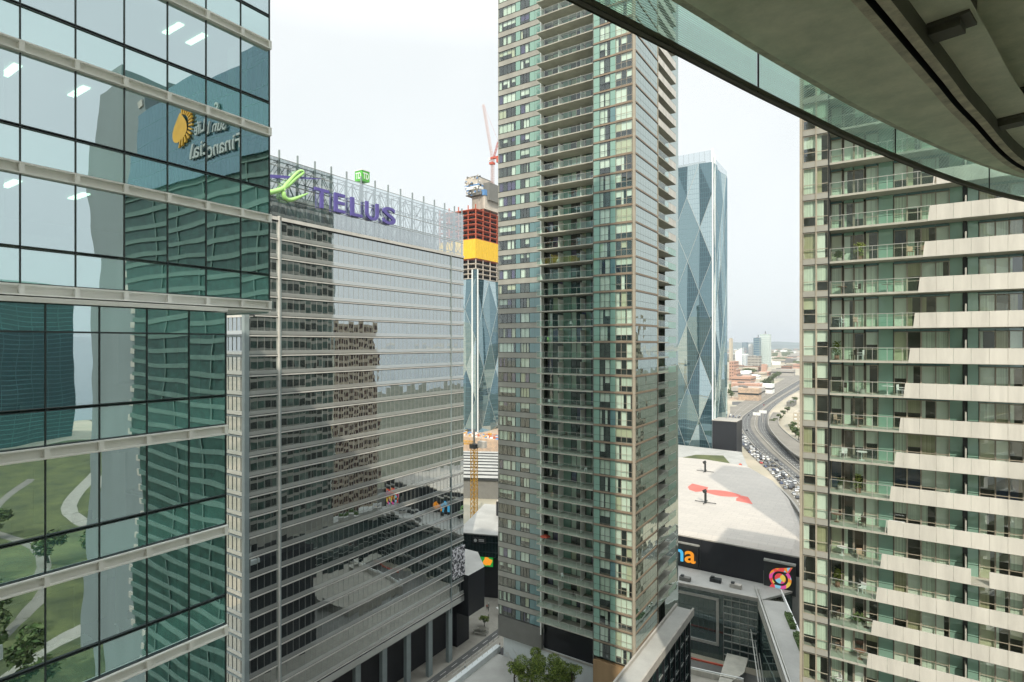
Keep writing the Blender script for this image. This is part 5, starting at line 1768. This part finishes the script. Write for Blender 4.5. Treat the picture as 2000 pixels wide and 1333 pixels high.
# ------------------------------------------------------------------ cars
def car_parts():
    body = MB()
    prof = [(-2.25, .35), (-2.2, .85), (-1.5, .95), (-1.0, 1.0), (1.0, 1.0), (1.5, .92), (2.15, .72), (2.25, .35)]
    def ext(mb, pr, w, mat, inset=0):
        n = len(pr); k = len(mb.v)
        for s in (-1, 1):
            for x, z in pr: mb.v.append((x, s * w, z))
        mb.f.append(tuple(k + i for i in range(n))); mb.m.append(mb.mi(mat))
        mb.f.append(tuple(k + n + i for i in reversed(range(n)))); mb.m.append(mb.mi(mat))
        for i in range(n):
            j = (i + 1) % n; mb.f.append((k + j, k + i, k + n + i, k + n + j)); mb.m.append(mb.mi(mat))
    return prof, ext


car_glass = matte("car_window", (.02, .025, .03), .15, .1, spec=.8)
tyre = matte("tyre", (.015, .015, .015), .9)
CAR_COLS = {"white": (.75, .75, .73), "silver": (.42, .43, .43), "black": (.02, .02, .022), "grey": (.16, .17, .18), "red": (.45, .03, .02), "dark blue": (.03, .05, .12)}
CARM = {}
prof, ext = car_parts()
for cn, cc in CAR_COLS.items():
    m = matte("car_paint_" + cn.replace(" ", "_"), cc, .25, .03, 1, spec=.6)
    for ty in ("car", "van"):
        b = MB()
        if ty == "car":
            ext(b, prof, .9, m); ext(b, [(-1.35, 1.0), (-1.0, 1.42), (.3, 1.44), (.95, 1.0)], .76, car_glass); ext(b, [(-.98, 1.43), (-.95, 1.47), (.25, 1.47), (.28, 1.445)], .72, m)
        else:
            ext(b, [(-2.4, .35), (-2.4, 2.0), (-2.2, 2.1), (1.2, 2.1), (1.9, 1.3), (2.4, 1.1), (2.45, .35)], .98, m); ext(b, [(1.0, 1.35), (1.1, 2.0), (1.28, 2.02), (1.88, 1.35)], .99, car_glass)
        o = b.build("body"); CARM[(cn, ty)] = o.data; bpy.data.objects.remove(o)
b = MB()
k = 10
for s in (-.45 + .0,):
    pts = [(.33 * math.cos(2 * math.pi * i / k), .33 * math.sin(2 * math.pi * i / k)) for i in range(k)]
    q = len(b.v)
    for y in (-.1, .1):
        for x, z in pts: b.v.append((x, y, z))
    b.f.append(tuple(q + i for i in range(k))); b.m.append(b.mi(tyre)); b.f.append(tuple(q + k + i for i in reversed(range(k)))); b.m.append(0)
    for i in range(k): b.f.append((q + (i + 1) % k, q + i, q + k + i, q + k + (i + 1) % k)); b.m.append(0)
o = b.build("wheel"); WHEEL = o.data; bpy.data.objects.remove(o)


def car(x, y, z, rz, col, ty, label, group, detail=True):
    t = thing("van" if ty == "van" else "car", (x, y, z), label, "van" if ty == "van" else "car", group)
    t.rotation_euler = (0, 0, rz)
    o = bpy.data.objects.new("body", CARM[(col, ty)]); COL.objects.link(o); o.parent = t
    if detail:
        for sx in (-1.4, 1.4):
            for sy in (-.85, .85):
                w = bpy.data.objects.new("wheel", WHEEL); COL.objects.link(w); w.parent = t; w.location = (sx, sy, .33)
    return t


rnd = random.Random(15)
def lane(l, r, t):
    return resample(mixl(l, r, t), 400)
def along(pts, s):
    acc = 0
    for a, c in zip(pts[:-1], pts[1:]):
        L = math.hypot(c[0] - a[0], c[1] - a[1])
        if acc + L >= s:
            q = (s - acc) / L
            return a[0] + (c[0] - a[0]) * q, a[1] + (c[1] - a[1]) * q, math.atan2(c[1] - a[1], c[0] - a[0])
        acc += L
    return None
cl_ = ["white", "silver", "black", "grey", "white", "black", "red", "dark blue", "silver", "white", "black", "grey", "silver", "white", "black"]
lanes_n = ["left", "middle", "right", "barrier side"]
for li, t in enumerate((.14, .38, .62, .86)):
    ln_ = lane(trl, trr, t); s = 62 + rnd.uniform(0, 8); i = 0
    while s < 560:
        p = along(ln_, s)
        dens = 7.2 if 150 < s < 420 else 10
        ty = "van" if rnd.random() < .14 else "car"
        c = rnd.choice(cl_)
        if p and not (li == 0 and s < 160):
            car(p[0] + rnd.uniform(-.3, .3), p[1], .03, p[2] + math.pi, c, ty, "%s %s, %s from the near end in the jammed road's %s lane" % (c, ty, ordinal(i), lanes_n[li]), "cars queuing on the jammed road", s < 330)
            i += 1
        s += dens * rnd.uniform(.85, 2.0)
for i, (s, t, c) in enumerate(((118, .45, "white"), (150, .38, "white"), (205, .2, "black"), (245, .12, "grey"), (262, .17, "black"), (420, .15, "black"), (560, .2, "black"), (620, .1, "grey"), (700, .3, "red"))):
    p = along(lane(exl, exr, t), s)
    car(p[0], p[1], .05, p[2], c, "car", "%s car moving freely on the open expressway, %s from the near end" % (c, ordinal(i)), "cars on the open expressway", s < 330)
# lamp posts by the ramp
for i, (x, y) in enumerate(((-12, 400), (-38, 470), (-60, 560))):
    t = thing("lamp_post", (x, y, 0), "%s thin white lamp post from the near end, beside the expressway" % ordinal(i), "lamp post", "lamp posts beside the expressway")
    b = MB(); b.bar((x, y, 0), (x, y, 14), .16, sign_white, 6); b.build("post", t)
    b = MB(); b.bar((x, y, 14), (x - 2.2, y, 14.3), .1, sign_white, 6); b.box(W, x - 3, x - 2, y - .2, y + .2, 14.2, 14.45, kerb_m); b.build("lamp_head", t)
for i, (px_, d) in enumerate(((1478, 640), (1490, 660))):
    x, y = pt(px_, d)
    t = thing("billboard", (x, y, 0), "%s white billboard on a pole on the verge beyond the faceted tower" % ["left", "right"][i], "billboard", "white billboards on the verge")
    b = MB(); b.bar((x, y, 0), (x, y, 12), .4, kerb_m, 6); b.build("pole", t)
    b = MB(); b.box(W, x - 4, x + 4, y - .3, y + .3, 11, 14.5, sign_white); b.box(W, x - 4.1, x + 4.1, y - .1, y + .1, 14.5, 14.7, frame_dark); b.build("panel", t)

# ------------------------------------------------------------------ people
def person(loc, rz, shirt, trousers, label, walk=.25, hair=(.03, .02, .015)):
    me = bpy.data.meshes.new("person"); bm = bmesh.new()
    J = {'pel': (0, 0, .93, .13), 'spi': (0, 0, 1.15, .12), 'che': (0, .01, 1.36, .145), 'nec': (0, .01, 1.5, .055), 'hed': (0, -.015, 1.60, .085), 'hd2': (0, -.02, 1.69, .08),
         'shl': (-.19, .01, 1.42, .06), 'ell': (-.25, .03, 1.14, .042), 'wrl': (-.26, -.08, .90, .03), 'hal': (-.26, -.11, .81, .035),
         'shr': (.19, .01, 1.42, .06), 'elr': (.25, .05, 1.14, .042), 'wrr': (.27, .0, .90, .03), 'har': (.27, -.02, .81, .035),
         'hil': (-.1, 0, .88, .095), 'knl': (-.11, -walk * .5 - .03, .49, .06), 'anl': (-.11, -walk, .08, .042), 'tol': (-.11, -walk - .16, .03, .035),
         'hir': (.1, 0, .88, .095), 'knr': (.11, walk * .3 - .03, .49, .06), 'anr': (.11, walk, .08, .042), 'tor': (.11, walk - .16, .03, .035)}
    E_ = [('pel', 'spi'), ('spi', 'che'), ('che', 'nec'), ('nec', 'hed'), ('hed', 'hd2'), ('che', 'shl'), ('shl', 'ell'), ('ell', 'wrl'), ('wrl', 'hal'), ('che', 'shr'), ('shr', 'elr'), ('elr', 'wrr'), ('wrr', 'har'),
          ('pel', 'hil'), ('hil', 'knl'), ('knl', 'anl'), ('anl', 'tol'), ('pel', 'hir'), ('hir', 'knr'), ('knr', 'anr'), ('anr', 'tor')]
    vs = {k: bm.verts.new(v[:3]) for k, v in J.items()}
    for a, c in E_: bm.edges.new((vs[a], vs[c]))
    bm.verts.index_update()
    order = list(J.keys())
    bm.to_mesh(me); bm.free()
    ob = bpy.data.objects.new("person", me); COL.objects.link(ob)
    md = ob.modifiers.new("skin", 'SKIN'); sb = ob.modifiers.new("sub", 'SUBSURF'); sb.levels = 1; sb.render_levels = 1
    for i, k in enumerate(order):
        sv = me.skin_vertices[0].data[i]; sv.radius = (J[k][3], J[k][3]); sv.use_root = (k == 'pel')
    dg = bpy.context.evaluated_depsgraph_get()
    m2_ = bpy.data.meshes.new_from_object(ob.evaluated_get(dg))
    bpy.data.objects.remove(ob)
    m2_.materials.clear()
    for m in (shirt, trousers, skin_m, bark): m2_.materials.append(m)
    for p in m2_.polygons:
        z = p.center.z; x = abs(p.center.x)
        p.material_index = 3 if z > 1.66 else (2 if z > 1.5 or (x > .2 and z < 1.05) else (0 if z > .93 else (3 if z < .07 else 1)))
        p.use_smooth = True
    o = bpy.data.objects.new("person", m2_); COL.objects.link(o)
    o.location = loc; o.rotation_euler = (0, 0, rz)
    return tag(o, label, "person")


person((-113.5, 158, .02), 1, cloth_a, cloth_a, "pedestrian in all black walking on the pale plaza past the black box building")
person((-115.5, 161, .02), 2, sign_white, cloth_a, "pedestrian in a white top near the far end of the plaza")
person((-117, 160, .02), 2.6, deep_blue, cloth_a, "pedestrian in a blue top, leftmost of the plaza walkers", .1)
person((-114.8, 159, .02), .6, crane_red, cloth_a, "pedestrian in a red top between the two walkers at the plaza's far end")
person((-110.5, 154, .02), 1.8, grey_wall, cloth_a, "pedestrian in grey standing alone by the shrub near the dark street strip", .05)
person((-40.2, 142, 3.2), .3, cloth_a, deep_blue, "person in a black top standing on the raised grey terrace", .1)
person((-38.4, 141.2, 3.2), 2.3, cloth_a, cloth_a, "shorter person in dark clothes on the raised grey terrace, right of the other", .12)

# ------------------------------------------------------------------ balcony furniture
def chair_mesh(col):
    b = MB()
    b.box(W, -.22, .22, -.22, .22, .42, .46, col); b.box(W, -.22, .22, .2, .24, .46, .88, col)
    for sx in (-.2, .17):
        for sy in (-.2, .17): b.box(W, sx, sx + .035, sy, sy + .035, 0, .42, col)
    b.box(W, -.25, -.21, -.2, .2, .62, .65, col); b.box(W, .21, .25, -.2, .2, .62, .65, col)
    return b


def table_mesh(col):
    b = MB(); b.prism([(.42 * math.cos(i * .5236), .42 * math.sin(i * .5236)) for i in range(12)], .7, .73, col)
    b.bar((0, 0, 0), (0, 0, .7), .03, col, 6); b.prism([(.22 * math.cos(i * .5236), .22 * math.sin(i * .5236)) for i in range(12)], 0, .02, col)
    return b


def place(mb, loc, name, label, cat, rz=0, group=None):
    o = mb.build(name); o.location = loc; o.rotation_euler = (0, 0, rz); o["_o"] = loc
    return tag(o, label, cat, group)


def rfloor(n):          # n-th balcony of the right tower counted from the horizon upward (negative: below)
    return 101.79 - FHR * n + .18


place(chair_mesh(sign_white), (1.2, 56.7, rfloor(5)), "chair", "white chair on the right tower balcony just above the skyline level", "chair", 1.2)
place(table_mesh(sign_white), (.3, 56.8, rfloor(5)), "table", "round white table beside the white chair on the right tower balcony", "table")
place(chair_mesh(soil_m), (1.9, 56.6, rfloor(1)), "chair", "tan chair behind clear guard glass high on the right tower, left one of two", "chair", .4)
place(chair_mesh(soil_m), (2.7, 56.6, rfloor(1)), "chair", "tan chair beside the opaque guard panels high on the right tower", "chair", -.5)
place(table_mesh(kerb_m), (.3, 56.8, rfloor(2)), "table", "grey round table on the third clear balcony of the right tower", "table")
place(chair_mesh(sign_white), (-2.9, 56.7, rfloor(3)), "chair", "small white chair at the left end of a right tower balcony", "chair", 2)
place(chair_mesh(bark), (-2.2, 56.7, rfloor(4)), "chair", "dark chair at the left end of the right tower balcony above the skyline", "chair", -1)
place(table_mesh(bark), (-1.2, 56.8, rfloor(12)), "table", "dark round table on a low right tower balcony above the parked greenery", "table")
b = MB(); b.box(W, -.55, .55, -.2, .2, .02, .95, sign_white); b.box(W, -.5, .5, -.23, -.2, .1, .88, kerb_m)
place(b, (.95, 56.5, rfloor(9) - 2 * 0), "storage_box", "white storage cabinet standing on a right tower balcony next to the opaque panels", "cabinet")
b = MB(); b.box(W, -.5, .5, -.25, .25, 0, .45, frame_dark); b.box(W, -.45, .45, -.2, .2, .45, .6, leaf_b)
place(b, (-.1, 56.6, rfloor(15)), "planter", "dark planter box with greenery on a low balcony of the right tower", "planter")
b = MB(); b.bar((0, 0, 0), (0, 0, 1.9), .03, sign_white, 6)
for i in range(8):
    a0_, a1_ = i * math.pi / 4, (i + 1) * math.pi / 4
    b.poly([(0, 0, 2.15), (1.0 * math.cos(a0_), 1.0 * math.sin(a0_), 1.75), (1.0 * math.cos(a1_), 1.0 * math.sin(a1_), 1.75)], crane_red)
    b.poly([(0, 0, 2.12), (1.0 * math.cos(a1_), 1.0 * math.sin(a1_), 1.73), (1.0 * math.cos(a0_), 1.0 * math.sin(a0_), 1.73)], crane_red)
zk = lambda k: Z0T - FH * k + .16
place(b, (-51.8, 90.0, zk(31) - .6), "parasol", "pink red parasol on the left corner of a low balcony of the middle tower", "parasol")
for i, (x, k, m, w_) in enumerate(((-49.2, 13, sign_white, "white"), (-46.4, 17, sign_white, "white"), (-44.5, 20, sign_white, "white"), (-50.8, 22, sign_white, "white"), (-47.5, 24, bark, "brown"), (-43.6, 26, sign_white, "white"), (-50.4, 28, soil_m, "tan"), (-48.2, 33, sign_white, "white"), (-45.8, 34, bark, "brown"), (-51, 18, leaf_sign, "green"))):
    place(chair_mesh(m), (x, 89.9, zk(k)), "chair", "%s chair on the middle tower's balcony, %s balcony row from the bottom" % (w_, ordinal(35 - k)), "chair", i)

bo = MB(); bo.prism([(.12 * math.cos(i * .785), .12 * math.sin(i * .785)) for i in range(8)], 0, 1.0, steel_rail); bo.prism([(.15 * math.cos(i * .785), .15 * math.sin(i * .785)) for i in range(8)], 1.0, 1.06, frame_dark)
bo0 = bo.build("bollard"); bo0.location = (-100.6, 112, .02); tag(bo0, "slim steel bollard in the row between the street strip and the pale plaza", "bollard", "bollards along the plaza edge")
for i in range(1, 16):
    o = bo0.copy(); COL.objects.link(o); o.location = (-100.6, 112 + i * 2.8, .02)
for i, (x, y) in enumerate(((-98, 128), (-97.5, 138), (-98, 148))):
    t = thing("bench", (x, y, .01), "%s stone bench from the near end of the plaza" % ordinal(i), "bench", "benches on the plaza")
    b = MB(); b.box(W, x - .3, x + .3, y - 1.2, y + 1.2, .42, .5, kerb_m); b.build("seat", t)
    for dy in (-.9, .9):
        b = MB(); b.box(W, x - .25, x + .25, y + dy - .1, y + dy + .1, .01, .42, grey_wall); b.build("leg", t)
b = MB()
for i in range(40): b.box(W, -101.35, -100.95, 60 + i * 3.5, 60 + i * 3.5 + 3.46, .03, .15, kerb_m)
for i in range(30): b.box(W, -102.75, -102.6, 60 + i * 5, 62.5 + i * 5, .024, .03, line_m)
kind(b.build("kerb"), "structure")
b = MB()
for i in range(26):
    b.box(W, -90.5, -66, 70 + i * 3.6, 70.06 + i * 3.6, .014, .02, grey_wall)
for i in range(7):
    b.box(W, -90 + i * 3.6, -89.94 + i * 3.6, 70, 163, .021, .026, grey_wall)
kind(b.build("paving_joint"), "structure")
person((-99, 126.5, .02), 2.2, sign_white, deep_blue, "pedestrian in a white shirt and blue trousers near the first bench", .2)
person((-97, 141, .02), -1.2, cloth_a, grey_wall, "pedestrian in a black coat crossing the middle of the pale plaza", .25)
t = thing("parasol", (-108, 158, 0), "white cafe parasol at the far end of the plaza, by the middle tower's edge", "parasol")
b = MB()
for i in range(4):
    a0_, a1_ = i * math.pi / 2 + .3, (i + 1) * math.pi / 2 + .3
    b.poly([(-108, 158, 3.3), (-108 + 2 * math.cos(a0_), 158 + 2 * math.sin(a0_), 2.5), (-108 + 2 * math.cos(a1_), 158 + 2 * math.sin(a1_), 2.5)], sign_white)
b.build("canopy", t); b = MB(); b.bar((-108, 158, 0), (-108, 158, 3.25), .05, steel_rail, 6); b.build("pole", t)
rnd = random.Random(44)
kinds_ = [("chair", "white", sign_white), ("chair", "dark", bark), ("table", "white", sign_white), ("plant", "bushy", leaf_b), ("chair", "tan", soil_m), ("plant", "tall", leaf_a), ("table", "brown", brick_brown)]
for n_ in range(1, 17):
    for q_ in range(2):
        kd, cw, mm = kinds_[(n_ * 3 + q_ * 2) % 7]
        xx = (-3.2 + q_ * 1.5 + rnd.uniform(-.3, .3))
        if kd == "chair": mb_ = chair_mesh(mm)
        elif kd == "table": mb_ = table_mesh(mm)
        else:
            mb_ = MB(); mb_.prism([(.2 * math.cos(i * .785), .2 * math.sin(i * .785)) for i in range(8)], 0, .4, brick_brown if cw == "tall" else kerb_m)
            hh_ = 1.2 if cw == "tall" else .6
            for i in range(90):
                x, y, z = rnd.gauss(0, .16), rnd.gauss(0, .16), .4 + rnd.random() * hh_
                mb_.poly([(x - .1, y, z), (x, y - .05, z + .08), (x + .1, y, z + .03), (x, y + .05, z - .05)], mm)
        place(mb_, (xx, 57.15 - .3 * q_, rfloor(n_)), kd if kd != "plant" else "potted_plant", "%s %s, %s end of the right tower's %s clear balcony from the top" % (cw, kd if kd != "plant" else "potted plant", "left" if q_ == 0 else "inner", ordinal(n_ - 1)), kd if kd != "plant" else "plant", rnd.uniform(0, 6))
# construction people, plaza planters
b = MB(); b.prism([(-2.2, -1.2), (2.2, -1.2), (2.2, 1.2), (-2.2, 1.2)], 0, .6, kerb_m)
rr_ = random.Random(2)
for i in range(300):
    x, y, z = rr_.uniform(-2.3, 2.3), rr_.uniform(-1.3, 1.3), rr_.uniform(.6, 1.5)
    b.poly([(x - .2, y, z), (x, y - .12, z + .1), (x + .2, y, z), (x, y + .12, z - .05)], leaf_b if i % 2 else leaf_a)
place(b, (-106.8, 144.6, .01), "planter", "low stone planter with dense green shrubs beside the silver tower columns", "planter", .3)

HAZE = 0.9e-4
b = MB(); b.box(W, -8990, 8990, -2990, 12990, -1, 336, ground_m)
hz = kind(b.build("haze"), "stuff")
hm_, hn, hl = newmat("haze_air")
pv = hn.new("ShaderNodeVolumePrincipled"); pv.inputs['Color'].default_value = (.86, .93, 1, 1); pv.inputs['Density'].default_value = HAZE; pv.inputs['Anisotropy'].default_value = .2
ho = hn.new("ShaderNodeOutputMaterial"); hl.new(pv.outputs[0], ho.inputs['Volume'])
hz.data.materials.clear(); hz.data.materials.append(hm_)
hm_.cycles.homogeneous_volume = True
for o in list(bpy.data.objects):
    if "_o" in o: del o["_o"]
